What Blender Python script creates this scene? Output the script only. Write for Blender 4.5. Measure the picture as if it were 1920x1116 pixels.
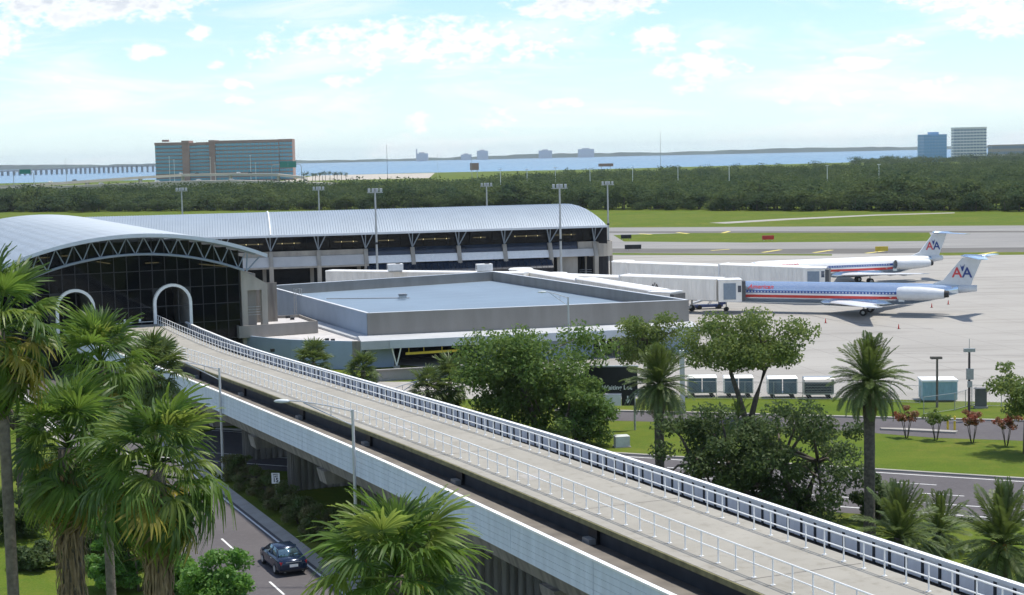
import bpy, bmesh, math, random
import numpy as np
from mathutils import Vector, Matrix
R = math.radians
for o in list(bpy.data.objects): bpy.data.objects.remove(o)
scene = bpy.context.scene
COL = scene.collection

# ------------------------------------------------------------------ camera
FPX, CAMH = 3000.0, 25.0            # focal length in pixels of a 1920 wide frame, eye height
ROLL, HORIZ = R(1.25), 291.0
_th = math.atan((558 - HORIZ) / FPX / math.cos(ROLL))
_F = Vector((0, math.cos(_th), -math.sin(_th))); _U0 = Vector((0, math.sin(_th), math.cos(_th))); _X = Vector((1, 0, 0))
_R = _X * math.cos(ROLL) - _U0 * math.sin(ROLL); _U = _X * math.sin(ROLL) + _U0 * math.cos(ROLL)
cd = bpy.data.cameras.new('camera'); cam = bpy.data.objects.new('camera', cd); COL.objects.link(cam)
cd.sensor_width = 36; cd.lens = FPX / 1920 * 36; cd.clip_start = 1; cd.clip_end = 40000
m = Matrix((( _R.x, _U.x, -_F.x, 0), (_R.y, _U.y, -_F.y, 0), (_R.z, _U.z, -_F.z, CAMH), (0, 0, 0, 1)))
cam.matrix_world = m
scene.camera = cam
def _ray(x, y): return _F * FPX + _R * (x - 960) + _U * (558 - y)
def P(x, y, z=0.0):
    d = _ray(x, y); t = (z - CAMH) / d.z
    return Vector((d.x * t, d.y * t, z))
def PY(x, y, Y):
    d = _ray(x, y); t = Y / d.y
    return Vector((d.x * t, Y, CAMH + d.z * t))

# ------------------------------------------------------------------ world, sun, exposure
SUN_AZ, SUN_EL = R(68), R(73)
sun_to = Vector((math.sin(SUN_AZ) * math.cos(SUN_EL), math.cos(SUN_AZ) * math.cos(SUN_EL), math.sin(SUN_EL)))
world = bpy.data.worlds.new('World'); scene.world = world; world.use_nodes = True
wn = world.node_tree.nodes; wl = world.node_tree.links
for n_ in list(wn): wn.remove(n_)
SKY_STRENGTH = 0.15
w_out = wn.new('ShaderNodeOutputWorld'); w_bg = wn.new('ShaderNodeBackground'); w_bg.inputs[1].default_value = SKY_STRENGTH
w_sky = wn.new('ShaderNodeTexSky'); w_sky.sky_type = 'NISHITA'; w_sky.sun_disc = False
w_sky.sun_elevation = SUN_EL; w_sky.sun_rotation = SUN_AZ
w_sky.air_density = 1.0; w_sky.dust_density = 0.0; w_sky.ozone_density = 4.0; w_sky.altitude = 10
wl.new(w_bg.outputs[0], w_out.inputs[0])
def wmath(op, a, b=None, c=None, clamp=False):
    n = wn.new('ShaderNodeMath'); n.operation = op; n.use_clamp = clamp
    for i, v in enumerate((a, b, c)):
        if v is None: continue
        if isinstance(v, (int, float)): n.inputs[i].default_value = v
        else: wl.new(v, n.inputs[i])
    return n.outputs[0]
w_tc = wn.new('ShaderNodeTexCoord'); w_sep = wn.new('ShaderNodeSeparateXYZ'); wl.new(w_tc.outputs['Generated'], w_sep.inputs[0])
w_u = wmath('MULTIPLY', wmath('ARCTAN2', w_sep.outputs[0], w_sep.outputs[1]), 30.0)      # hundreds of pixels from the view axis
w_v = wmath('MULTIPLY', wmath('ARCSINE', w_sep.outputs[2]), 30.0)
w_cmb = wn.new('ShaderNodeCombineXYZ'); wl.new(w_u, w_cmb.inputs[0]); wl.new(wmath('MULTIPLY', w_v, 1.7), w_cmb.inputs[1])
def wnoise(scale, detail, rough=0.55):
    n = wn.new('ShaderNodeTexNoise'); n.inputs['Scale'].default_value = scale; n.inputs['Detail'].default_value = detail
    n.inputs['Roughness'].default_value = rough; wl.new(w_cmb.outputs[0], n.inputs['Vector']); return n.outputs['Fac']
n_puff = wnoise(2.6, 5.0, 0.6); n_big = wnoise(0.55, 4.0, 0.55)
# cumulus banks seen in the sky: x, y (photo pixels), half width, half height, weight
CLOUDS = [(185, 18, 290, 40, 1.0), (35, 88, 75, 50, .95), (150, 50, 75, 22, .9), (300, 102, 42, 20, .85), (395, 70, 26, 18, .75), (155, 157, 26, 13, .7),
          (462, 163, 40, 13, .7), (462, 190, 36, 13, .8), (800, 85, 360, 55, .78), (1110, 18, 165, 27, 1.0), (1237, 78, 52, 32, .95),
          (1315, 128, 90, 33, .9), (1680, 86, 40, 15, .8), (1600, 122, 75, 18, .85), (1850, 45, 100, 42, .95), (1800, 10, 145, 30, 1.0),
          (1720, 165, 80, 22, .7), (1480, 180, 70, 24, .7), (1600, 187, 65, 20, .65), (1055, 197, 55, 14, .75), (1010, 112, 26, 15, .75),
          (945, 225, 42, 30, .65), (790, 235, 42, 28, .62), (660, 155, 42, 14, .7), (1340, 88, 34, 14, .75), (1290, 170, 40, 14, .65), (480, 128, 20, 12, .65), (428, 126, 18, 14, .65)]
acc = None
for (cx, cy, rx, ry, wt) in CLOUDS:
    hu = (cx - 960) / 100.0; hv = (HORIZ - (cx - 960) * 0.0218 - cy) / 100.0
    du = wmath('MULTIPLY', wmath('SUBTRACT', w_u, hu), 100.0 / rx); dv = wmath('MULTIPLY', wmath('SUBTRACT', w_v, hv), 100.0 / ry)
    d2 = wmath('ADD', wmath('MULTIPLY', du, du), wmath('MULTIPLY', dv, dv))
    g = wmath('MULTIPLY', wmath('SUBTRACT', 1.25, d2, clamp=False), wt)
    acc = g if acc is None else wmath('MAXIMUM', acc, g)
acc = wmath('MAXIMUM', acc, -0.6)
# higher up, outside the frame, loose cumulus goes on
w_high = wmath('MULTIPLY', wmath('SUBTRACT', n_big, 0.49), 5.0)
w_sel = wmath('MULTIPLY', wmath('SUBTRACT', w_v, 3.4), 0.8, clamp=True)
w_mixv = wn.new('ShaderNodeMix'); w_mixv.data_type = 'FLOAT'; wl.new(w_sel, w_mixv.inputs[0]); wl.new(acc, w_mixv.inputs[2]); wl.new(w_high, w_mixv.inputs[3])
w_den = wmath('ADD', w_mixv.outputs[0], wmath('MULTIPLY', wmath('SUBTRACT', n_puff, 0.5), 3.4))
w_ramp = wn.new('ShaderNodeMapRange'); w_ramp.interpolation_type = 'SMOOTHSTEP'; wl.new(w_den, w_ramp.inputs[0])
w_ramp.inputs[1].default_value = 0.25; w_ramp.inputs[2].default_value = 1.15
# thin veil of high cloud
n_veil = wn.new('ShaderNodeTexNoise'); n_veil.inputs['Scale'].default_value = .5; n_veil.inputs['Detail'].default_value = 6; n_veil.inputs['Roughness'].default_value = .62; n_veil.inputs['Distortion'].default_value = .6
w_cmb2 = wn.new('ShaderNodeCombineXYZ'); wl.new(wmath('MULTIPLY', w_u, .45), w_cmb2.inputs[0]); wl.new(wmath('ADD', wmath('MULTIPLY', w_v, 2.4), 3.7), w_cmb2.inputs[1]); wl.new(w_cmb2.outputs[0], n_veil.inputs['Vector'])
w_veil = wn.new('ShaderNodeMapRange'); w_veil.interpolation_type = 'SMOOTHSTEP'; wl.new(n_veil.outputs['Fac'], w_veil.inputs[0]); w_veil.inputs[1].default_value = .44; w_veil.inputs[2].default_value = .72; w_veil.inputs[4].default_value = .75
w_cov = wmath('MAXIMUM', wmath('MULTIPLY', w_ramp.outputs[0], 0.93), w_veil.outputs[0])
# cloud body: white tops, greyer where the bank is thick
w_thick = wn.new('ShaderNodeMapRange'); wl.new(w_den, w_thick.inputs[0]); w_thick.inputs[1].default_value = .85; w_thick.inputs[2].default_value = 1.5
w_ccol = wn.new('ShaderNodeMix'); w_ccol.data_type = 'RGBA'; wl.new(wmath('MULTIPLY', w_thick.outputs[0], wmath('MULTIPLY', wmath('SUBTRACT', w_v, 2.3), 1.6, clamp=True)), w_ccol.inputs[0])
CLOUD_WHITE = 6.6
w_ccol.inputs[6].default_value = (CLOUD_WHITE, CLOUD_WHITE, CLOUD_WHITE, 1); w_ccol.inputs[7].default_value = (4.3, 4.55, 5.0, 1)
w_mixc = wn.new('ShaderNodeMix'); w_mixc.data_type = 'RGBA'; wl.new(w_cov, w_mixc.inputs[0])
w_tint = wn.new('ShaderNodeMix'); w_tint.data_type = 'RGBA'; w_tint.blend_type = 'MULTIPLY'; w_tint.inputs[0].default_value = 1.0
wl.new(w_sky.outputs[0], w_tint.inputs[6]); w_tint.inputs[7].default_value = (.83, .93, .99, 1)
w_hz = wn.new('ShaderNodeMix'); w_hz.data_type = 'RGBA'      # pale sea haze towards the horizon
wl.new(wmath('MULTIPLY', wmath('EXPONENT', wmath('MULTIPLY', wmath('MAXIMUM', w_v, 0.0), -0.55)), 0.92), w_hz.inputs[0])
wl.new(w_tint.outputs[2], w_hz.inputs[6]); w_hz.inputs[7].default_value = (4.9, 5.95, 6.3, 1)
wl.new(w_hz.outputs[2], w_mixc.inputs[6]); wl.new(w_ccol.outputs[2], w_mixc.inputs[7])
wl.new(w_mixc.outputs[2], w_bg.inputs[0])

sd = bpy.data.lights.new('sun', 'SUN'); sd.energy = 4.2; sd.angle = R(2.5); sd.color = (1.0, 0.94, 0.84)
sun = bpy.data.objects.new('sun', sd); COL.objects.link(sun); sun.location = (60, 60, 200)
sun.rotation_euler = (-sun_to).to_track_quat('-Z', 'Y').to_euler()
vs = scene.view_settings
vs.view_transform = 'Standard'; vs.look = 'None'; vs.exposure = 0.2; vs.gamma = 1.0; vs.use_curve_mapping = False
scene.cycles.max_bounces = 5; scene.cycles.diffuse_bounces = 3; scene.cycles.glossy_bounces = 3; scene.cycles.transmission_bounces = 4; scene.cycles.transparent_max_bounces = 8; scene.cycles.adaptive_threshold = 0.02; scene.cycles.volume_bounces = 0
scene.cycles.use_denoising = True

# ------------------------------------------------------------------ materials
MATS = {}
def M(name, col, rough=0.7, metal=0.0, var=0.15, scale=1.5, bump=0.0, bscale=20.0, spec=0.5, col2=None, emit=0.0, transl=0.0, world=False, stretch=None):
    if name in MATS: return MATS[name]
    mt = bpy.data.materials.new(name); mt.use_nodes = True
    nt = mt.node_tree; N = nt.nodes; L = nt.links; b = N['Principled BSDF']
    b.inputs['Roughness'].default_value = rough; b.inputs['Metallic'].default_value = metal
    b.inputs['Specular IOR Level'].default_value = spec
    tc = N.new('ShaderNodeTexCoord')
    nz = N.new('ShaderNodeTexNoise'); nz.inputs['Scale'].default_value = scale; nz.inputs['Detail'].default_value = 5
    L.new(N.new('ShaderNodeNewGeometry').outputs['Position'] if world else tc.outputs['Object'], nz.inputs['Vector'])
    if stretch:
        mpn = N.new('ShaderNodeMapping'); mpn.inputs['Scale'].default_value = stretch; lk = nz.inputs['Vector'].links[0]; src = lk.from_socket; L.remove(lk); L.new(src, mpn.inputs[0]); L.new(mpn.outputs[0], nz.inputs['Vector'])
    mx = N.new('ShaderNodeMix'); mx.data_type = 'RGBA'
    mr = N.new('ShaderNodeMapRange'); mr.inputs[1].default_value = 0.3; mr.inputs[2].default_value = 0.7; L.new(nz.outputs['Fac'], mr.inputs[0])
    L.new(mr.outputs[0], mx.inputs[0])
    c2 = col2 if col2 else tuple(c * (1 - var) for c in col)
    c1 = col if col2 else tuple(min(1, c * (1 + var)) for c in col)
    mx.inputs[6].default_value = (*c1, 1); mx.inputs[7].default_value = (*c2, 1)
    L.new(mx.outputs[2], b.inputs['Base Color'])
    if bump:
        n2 = N.new('ShaderNodeTexNoise'); n2.inputs['Scale'].default_value = bscale; n2.inputs['Detail'].default_value = 4
        L.new(tc.outputs['Object'], n2.inputs['Vector'])
        bp = N.new('ShaderNodeBump'); bp.inputs['Strength'].default_value = bump; bp.inputs['Distance'].default_value = 0.05
        L.new(n2.outputs['Fac'], bp.inputs['Height']); L.new(bp.outputs[0], b.inputs['Normal'])
    if emit:
        b.inputs['Emission Color'].default_value = (*col, 1); b.inputs['Emission Strength'].default_value = emit
    if transl:
        out = N['Material Output']; t = N.new('ShaderNodeBsdfTranslucent'); ms = N.new('ShaderNodeMixShader'); ms.inputs[0].default_value = transl
        hs = N.new('ShaderNodeHueSaturation'); hs.inputs['Value'].default_value = 1.7; hs.inputs['Hue'].default_value = 0.485; L.new(mx.outputs[2], hs.inputs['Color'])
        L.new(hs.outputs[0], t.inputs[0]); L.new(b.outputs[0], ms.inputs[1]); L.new(t.outputs[0], ms.inputs[2]); L.new(ms.outputs[0], out.inputs[0])
    MATS[name] = mt
    return mt
def glassmat(name, tint, transp, rough=0.04):
    mt = bpy.data.materials.new(name); mt.use_nodes = True; nt = mt.node_tree; N = nt.nodes; L = nt.links
    N.remove(N['Principled BSDF']); out = N['Material Output']
    t = N.new('ShaderNodeBsdfTransparent'); t.inputs[0].default_value = (*transp, 1)
    g = N.new('ShaderNodeBsdfGlossy'); g.inputs['Roughness'].default_value = rough; g.inputs[0].default_value = (.9, .95, 1, 1)
    d = N.new('ShaderNodeBsdfDiffuse'); d.inputs[0].default_value = (*tint, 1)
    fr = N.new('ShaderNodeFresnel'); fr.inputs[0].default_value = 1.28
    a = N.new('ShaderNodeMixShader'); a.inputs[0].default_value = 0.5; L.new(t.outputs[0], a.inputs[1]); L.new(d.outputs[0], a.inputs[2])
    c = N.new('ShaderNodeMixShader'); L.new(fr.outputs[0], c.inputs[0]); L.new(a.outputs[0], c.inputs[1]); L.new(g.outputs[0], c.inputs[2])
    L.new(c.outputs[0], out.inputs[0]); MATS[name] = mt; return mt

white = M('white_paint', (.84, .84, .82), .45, var=.06, scale=2)
cream = M('cream_paint', (.70, .67, .60), .5, var=.08, scale=1)
conc = M('beige_concrete', (.36, .33, .285), .85, var=.16, scale=.9, bump=.25, bscale=9, stretch=(1, 1, .3))
conc_grey = M('grey_concrete', (.27, .265, .255), .88, var=.16, scale=.5, bump=.25, bscale=9)
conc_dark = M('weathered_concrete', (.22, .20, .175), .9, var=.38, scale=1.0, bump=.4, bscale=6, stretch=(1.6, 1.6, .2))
steel = M('painted_grey_steel', (.26, .31, .37), .45, var=.06, scale=2)
galv = M('galvanised_steel', (.42, .43, .43), .45, .55, var=.1, scale=4)
dark = M('dark_interior', (.012, .012, .016), .8, var=.2, scale=.7)  # near-black colour painted in for the shade of interiors and recesses
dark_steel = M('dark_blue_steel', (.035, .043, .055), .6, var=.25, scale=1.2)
rubber = M('black_rubber', (.018, .018, .018), .85, var=.2)
black = M('black_paint', (.012, .012, .014), .5, var=.2)
roofmet = M('pale_blue_metal_roof', (.275, .33, .39), .55, .12, var=.05, scale=.25)
membrane = M('blue_white_roof_membrane', (.18, .245, .315), .6, var=.07, scale=.12, bump=.1, bscale=2)
parapet = M('taupe_stucco', (.27, .25, .225), .9, var=.12, scale=.6, bump=.3, bscale=14, stretch=(1, 1, .22))
bluewall = M('shade_tinted_stucco', (.31, .385, .48), .85, var=.06, scale=.5, bump=.2, bscale=14)  # blue of skylit shade is put into this wall colour
panelmat = M('pale_blue_grey_panel', (.64, .70, .78), .55, var=.09, scale=1.0, stretch=(1, 2.2, .35))
fencewhite = M('white_fence_panel', (.86, .88, .90), .5, var=.07, scale=1.0, stretch=(1, 2.2, .35))
gravel_roof = M('light_gravel_roof', (.52, .50, .49), .9, var=.12, scale=.8, bump=.3, bscale=30)
glass_dark = glassmat('dark_tinted_glass', (.004, .005, .008), (.5, .5, .5))
glass_blue = M('blue_reflective_glass', (.018, .028, .05), .12, .0, var=.4, scale=.15, spec=.9)
yellow = M('yellow_paint', (.62, .46, .04), .5, var=.1)
red = M('red_paint', (.55, .04, .03), .45, var=.08)
lampmat = M('warm_tube_light', (1.0, .86, .45), .4, var=.0, emit=1.3)

# ------------------------------------------------------------------ mesh helpers
MW = {}; CH = {}
def mw(o): return MW.get(o.name, Matrix.Identity(4)) if o else Matrix.Identity(4)
def link(o, parent=None, local=None):
    COL.objects.link(o)
    local = local or Matrix.Identity(4)
    if parent:
        o.parent = parent; CH.setdefault(parent.name, []).append(o)
    o.matrix_local = local if parent else local
    MW[o.name] = mw(parent) @ local
    return o
def tag(o, label=None, cat=None, group=None, kind=None):
    if label: o['label'] = label
    if cat: o['category'] = cat
    if group: o['group'] = group
    if kind: o['kind'] = kind
    return o
def thing(name, label, cat, loc=(0, 0, 0), rz=0.0, group=None, scale=1.0, rot=None):
    o = bpy.data.objects.new(name, None); o.empty_display_size = .3
    mt = Matrix.Translation(Vector(loc)) @ (rot if rot else Matrix.Rotation(rz, 4, 'Z')) @ Matrix.Scale(scale, 4)
    link(o, None, mt); return tag(o, label, cat, group)
def piece(name, mesh, parent, loc=(0, 0, 0), rz=0.0, rot=None, scale=None):
    o = bpy.data.objects.new(name, mesh)
    mt = Matrix.Translation(Vector(loc)) @ (rot if rot is not None else Matrix.Rotation(rz, 4, 'Z'))
    if scale is not None: mt = mt @ Matrix.Diagonal((*((scale,) * 3 if isinstance(scale, (int, float)) else scale), 1))
    return link(o, parent, mt)
def dup(root, label=None, loc=None, rz=None, scale=None, parent=None, sub=None):
    o = root.copy(); mt = root.matrix_local.copy()
    if loc is not None: mt = Matrix.Translation(Vector(loc)) @ Matrix.Rotation(rz or 0, 4, 'Z') @ Matrix.Scale(scale or 1, 4)
    link(o, parent, mt)
    if label: o['label'] = label
    for c in CH.get(root.name, []): dup(c, parent=o)
    return o

class MB:
    def __init__(s): s.v = []; s.f = []
    def add(s, vs, fs):
        k = len(s.v); s.v += [tuple(v) for v in vs]; s.f += [tuple(i + k for i in f) for f in fs]; return s
    def box(s, c, d, rz=0.0):
        c = Vector(c); x, y, z = d[0] / 2, d[1] / 2, d[2] / 2; q = Matrix.Rotation(rz, 3, 'Z')
        p = [c + q @ Vector((a, b, e)) for e in (-z, z) for a, b in ((-x, -y), (x, -y), (x, y), (-x, y))]
        return s.hexa(p[:4], p[4:])
    def bb(s, x0, x1, y0, y1, z0, z1): return s.box(((x0 + x1) / 2, (y0 + y1) / 2, (z0 + z1) / 2), (x1 - x0, y1 - y0, z1 - z0))
    def hexa(s, b, t): return s.add(list(b) + list(t), [(3, 2, 1, 0), (4, 5, 6, 7), (0, 1, 5, 4), (1, 2, 6, 5), (2, 3, 7, 6), (3, 0, 4, 7)])
    def quad(s, a, b, c, d): return s.add([a, b, c, d], [(0, 1, 2, 3)])
    def prism(s, poly, vec):
        n = len(poly); v = Vector(vec); a = [Vector(p) for p in poly]; b = [p + v for p in a]
        nrm = Vector((0, 0, 0))
        for i in range(n): nrm += a[i].cross(a[(i + 1) % n])
        fl = nrm.dot(v) > 0
        f = [tuple(range(n))[::-1], tuple(range(n, 2 * n))] + [(i, (i + 1) % n, n + (i + 1) % n, n + i) for i in range(n)]
        if not fl: f = [q[::-1] for q in f]
        return s.add(a + b, f)
    def tube(s, pts, r, n=6, caps=True, r1=None):
        pts = [Vector(p) for p in pts]; rs = r if isinstance(r, (list, tuple)) else ([r] * len(pts) if r1 is None else [r + (r1 - r) * i / (len(pts) - 1) for i in range(len(pts))])
        rings = []
        for i, p in enumerate(pts):
            t = (pts[min(i + 1, len(pts) - 1)] - pts[max(i - 1, 0)]).normalized()
            a = t.cross(Vector((0, 0, 1))) if abs(t.z) < .95 else t.cross(Vector((1, 0, 0)))
            a.normalize(); b = a.cross(t)
            rings.append([p + (a * math.cos(2 * math.pi * k / n) + b * math.sin(2 * math.pi * k / n)) * rs[i] for k in range(n)])
        return s.loft(rings, cap=caps)
    def loft(s, rings, closed=True, cap=True):
        n = len(rings[0]); vs = [p for r in rings for p in r]; fs = []
        for i in range(len(rings) - 1):
            for k in range(n if closed else n - 1):
                a = i * n + k; b = i * n + (k + 1) % n
                fs.append((a, b, b + n, a + n))
        if cap and closed: fs += [tuple(range(n))[::-1], tuple(range((len(rings) - 1) * n, len(rings) * n))]
        return s.add(vs, fs)
    def strip(s, a, b):
        n = len(a); return s.add(list(a) + list(b), [(i, i + 1, n + i + 1, n + i) for i in range(n - 1)])
    def mesh(s, name, mat, smooth=False, inv=None):
        me = bpy.data.meshes.new(name); v = s.v
        if inv is not None: v = [tuple(inv @ Vector(p)) for p in v]
        me.from_pydata(v, [], s.f); me.update()
        if mat: me.materials.append(mat)
        if smooth: me.polygons.foreach_set('use_smooth', [True] * len(me.polygons))
        return me
    def build(s, name, mat, parent=None, smooth=False, local=False, kind=None):
        inv = None if (local or not parent) else mw(parent).inverted()
        o = bpy.data.objects.new(name, s.mesh(name, mat, smooth, inv)); link(o, parent)
        if kind: o['kind'] = kind
        return o
def structure(name, mb, mat): return tag(mb.build(name, mat), kind='structure')
def npmesh(name, V, Fq, mat, smooth=False):
    me = bpy.data.meshes.new(name); V = np.asarray(V, np.float32); Fq = np.asarray(Fq, np.int32); k = Fq.shape[1]
    me.vertices.add(len(V)); me.vertices.foreach_set('co', V.ravel())
    me.loops.add(Fq.size); me.loops.foreach_set('vertex_index', Fq.ravel())
    me.polygons.add(len(Fq)); me.polygons.foreach_set('loop_start', np.arange(0, Fq.size, k, dtype=np.int32))
    me.polygons.foreach_set('loop_total', np.full(len(Fq), k, np.int32))
    me.update(calc_edges=True); me.validate()
    if mat: me.materials.append(mat)
    return me
def textmesh(s, size, mat, shear=0.0, extrude=0.0, bold=0.0):
    cu = bpy.data.curves.new('lettering', 'FONT'); cu.body = s; cu.size = size; cu.shear = shear; cu.extrude = extrude; cu.offset = bold
    cu.align_x = 'CENTER'; cu.align_y = 'CENTER'; cu.resolution_u = 3
    ob = bpy.data.objects.new('lettering_tmp', cu); COL.objects.link(ob)
    dg = bpy.context.evaluated_depsgraph_get(); me = bpy.data.meshes.new_from_object(ob.evaluated_get(dg))
    bpy.data.objects.remove(ob); bpy.data.curves.remove(cu); me.materials.clear(); me.materials.append(mat); return me

# the axis of the guideway and the station: o across, s along
GA = R(23.5)
GN = Vector((math.cos(GA), math.sin(GA), 0)); GU = Vector((-math.sin(GA), math.cos(GA), 0))
def OS(o, s, z=0.0): return GN * o + GU * s + Vector((0, 0, z))
_S = [30, 46, 57, 66, 73, 83, 92, 101, 117, 127, 139, 157, 163, 171, 185, 194]
_Z = [8.6, 8.4, 8.24, 8.14, 8.05, 7.88, 7.67, 7.42, 6.92, 6.62, 6.22, 5.68, 5.55, 5.47, 5.46, 5.55]
def zd(s): return float(np.interp(s, _S, _Z))
def smooth01(t): t = max(0, min(1, t)); return t * t * (3 - 2 * t)
def osh(o, s): return o - 2.4 * smooth01((s - 148) / 44) * max(0, min(1, (36 - o) / 3))
def GP(o, s, dz=0.0): return OS(osh(o, s), s, zd(s) + dz)
# ------------------------------------------------------------------ the ground, roads, water
def surf(name, kind):
    mt = bpy.data.materials.new(name); mt.use_nodes = True; N = mt.node_tree.nodes; L = mt.node_tree.links; b = N['Principled BSDF']
    b.inputs['Roughness'].default_value = .9; b.inputs['Specular IOR Level'].default_value = .04
    ge = N.new('ShaderNodeNewGeometry')
    def noise(sc, det=6, rough=.6, stretch=None):
        n = N.new('ShaderNodeTexNoise'); n.inputs['Scale'].default_value = sc; n.inputs['Detail'].default_value = det; n.inputs['Roughness'].default_value = rough
        if stretch:
            mp = N.new('ShaderNodeMapping'); mp.inputs['Scale'].default_value = stretch; mp.inputs['Rotation'].default_value = (0, 0, R(12)); L.new(ge.outputs['Position'], mp.inputs[0]); L.new(mp.outputs[0], n.inputs['Vector'])
        else: L.new(ge.outputs['Position'], n.inputs['Vector'])
        return n.outputs['Fac']
    def ramp(f, a, b_, c1, c2):
        r = N.new('ShaderNodeMapRange'); L.new(f, r.inputs[0]); r.inputs[1].default_value = a; r.inputs[2].default_value = b_
        m_ = N.new('ShaderNodeMix'); m_.data_type = 'RGBA'; L.new(r.outputs[0], m_.inputs[0])
        for i, c in ((6, c1), (7, c2)):
            if isinstance(c, tuple): m_.inputs[i].default_value = (*c, 1)
            else: L.new(c, m_.inputs[i])
        return m_.outputs[2]
    if kind == 'grass':
        c = ramp(noise(.05, 5, .65), .38, .64, (.088, .132, .014), (.185, .170, .038))
        c = ramp(noise(.35, 6, .7), .42, .7, c, (.048, .090, .012)); c = ramp(noise(1.3, 6), .3, .75, c, (.075, .130, .016)); c = ramp(noise(7, 4), .45, .8, c, (.155, .175, .035))
        bn = noise(9, 5); bs = .5
    elif kind == 'apron':
        c = ramp(noise(.03, 5), .3, .7, (.325, .312, .288), (.375, .36, .332)); c = ramp(noise(.12, 6, .65, (.25, 1.6, 1)), .5, .74, c, (.25, .238, .218))
        c = ramp(noise(.5, 6, .7, (.3, 1.2, 1)), .62, .82, c, (.17, .163, .152))
        br = N.new('ShaderNodeTexBrick'); br.offset = 0; br.inputs['Scale'].default_value = 1; br.inputs['Brick Width'].default_value = 7.5; br.inputs['Row Height'].default_value = 7.5
        br.inputs['Mortar Size'].default_value = .05; br.inputs['Mortar Smooth'].default_value = .3
        mp = N.new('ShaderNodeMapping'); mp.inputs['Rotation'].default_value = (0, 0, R(-11)); L.new(ge.outputs['Position'], mp.inputs[0]); L.new(mp.outputs[0], br.inputs['Vector'])
        c = ramp(br.outputs['Fac'], 0, 1.3, c, (.19, .18, .17)); bn = noise(6); bs = .08
    elif kind == 'asphalt':
        c = ramp(noise(.15, 5), .3, .7, (.105, .098, .103), (.13, .122, .126)); c = ramp(noise(2.2, 6, .7), .5, .8, c, (.15, .143, .145)); bn = noise(30); bs = .25
    elif kind == 'tarmac':
        c = ramp(noise(.02, 5), .3, .7, (.24, .235, .23), (.30, .295, .28)); c = ramp(noise(.2, 6, .7, (.1, 1, 1)), .5, .75, c, (.20, .195, .19)); bn = noise(8); bs = .1
    elif kind == 'darktarmac':
        c = ramp(noise(.05, 5), .3, .7, (.13, .125, .12), (.17, .165, .15)); bn = noise(8); bs = .1
    elif kind == 'kerb':
        c = ramp(noise(.8, 5), .3, .7, (.40, .38, .35), (.30, .285, .26)); bn = noise(12); bs = .3
    elif kind == 'deck':
        c = ramp(noise(.25, 6), .3, .7, (.30, .285, .25), (.355, .338, .298)); c = ramp(noise(1.6, 6, .7), .52, .8, c, (.225, .21, .175)); bn = noise(14); bs = .2
    bp = N.new('ShaderNodeBump'); bp.inputs['Strength'].default_value = bs; bp.inputs['Distance'].default_value = .06; L.new(bn, bp.inputs['Height']); L.new(bp.outputs[0], b.inputs['Normal'])
    L.new(c, b.inputs['Base Color']); return mt
grass_m = surf('mown_grass', 'grass'); apron_m = surf('apron_concrete', 'apron'); asph_m = surf('road_asphalt', 'asphalt'); tarmac_m = surf('runway_concrete', 'tarmac')
dtarmac_m = surf('shoulder_asphalt', 'darktarmac'); kerb_m = surf('kerb_concrete', 'kerb'); deck_m = surf('walkway_concrete', 'deck')
line_white = M('road_line_white', (.72, .72, .70), .6, var=.12, scale=3)
line_yellow = M('taxi_line_yellow', (.66, .55, .10), .6, var=.12, scale=3)
def flat(name, pts, z, mat, kind='structure'):
    mb = MB(); mb.add([(p[0], p[1], z) for p in pts], [tuple(range(len(pts)))])
    o = mb.build(name, mat)
    me = o.data
    if me.polygons[0].normal.z < 0: me.flip_normals()
    return tag(o, kind=kind)
rng = random.Random(4)
shore = [(-3200, 2350), (-900, 2300), (-420, 2420), (-150, 2550), (150, 2500), (420, 2650), (900, 2900), (3200, 3300)]
flat('ground', [(-3200, -250), (3200, -250)] + shore[::-1], 0.0, grass_m)
wm = bpy.data.materials.new('bay_water'); wm.use_nodes = True; _n = wm.node_tree.nodes; _l = wm.node_tree.links; _b = _n['Principled BSDF']
_b.inputs['Base Color'].default_value = (.07, .18, .31, 1); _b.inputs['Roughness'].default_value = .25; _b.inputs['IOR'].default_value = 1.33
_g = _n.new('ShaderNodeNewGeometry'); _mp = _n.new('ShaderNodeMapping'); _mp.inputs['Scale'].default_value = (.05, .02, 1); _nz = _n.new('ShaderNodeTexNoise'); _nz.inputs['Scale'].default_value = 1; _nz.inputs['Detail'].default_value = 6
_l.new(_g.outputs['Position'], _mp.inputs[0]); _l.new(_mp.outputs[0], _nz.inputs['Vector']); _bp = _n.new('ShaderNodeBump'); _bp.inputs['Strength'].default_value = .12; _bp.inputs['Distance'].default_value = 2.0
_l.new(_nz.outputs['Fac'], _bp.inputs['Height']); _l.new(_bp.outputs[0], _b.inputs['Normal'])
flat('water', [(-6000, 2000), (6000, 2000), (6000, 12400), (-6000, 12400)], -1.0, wm)

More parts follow.
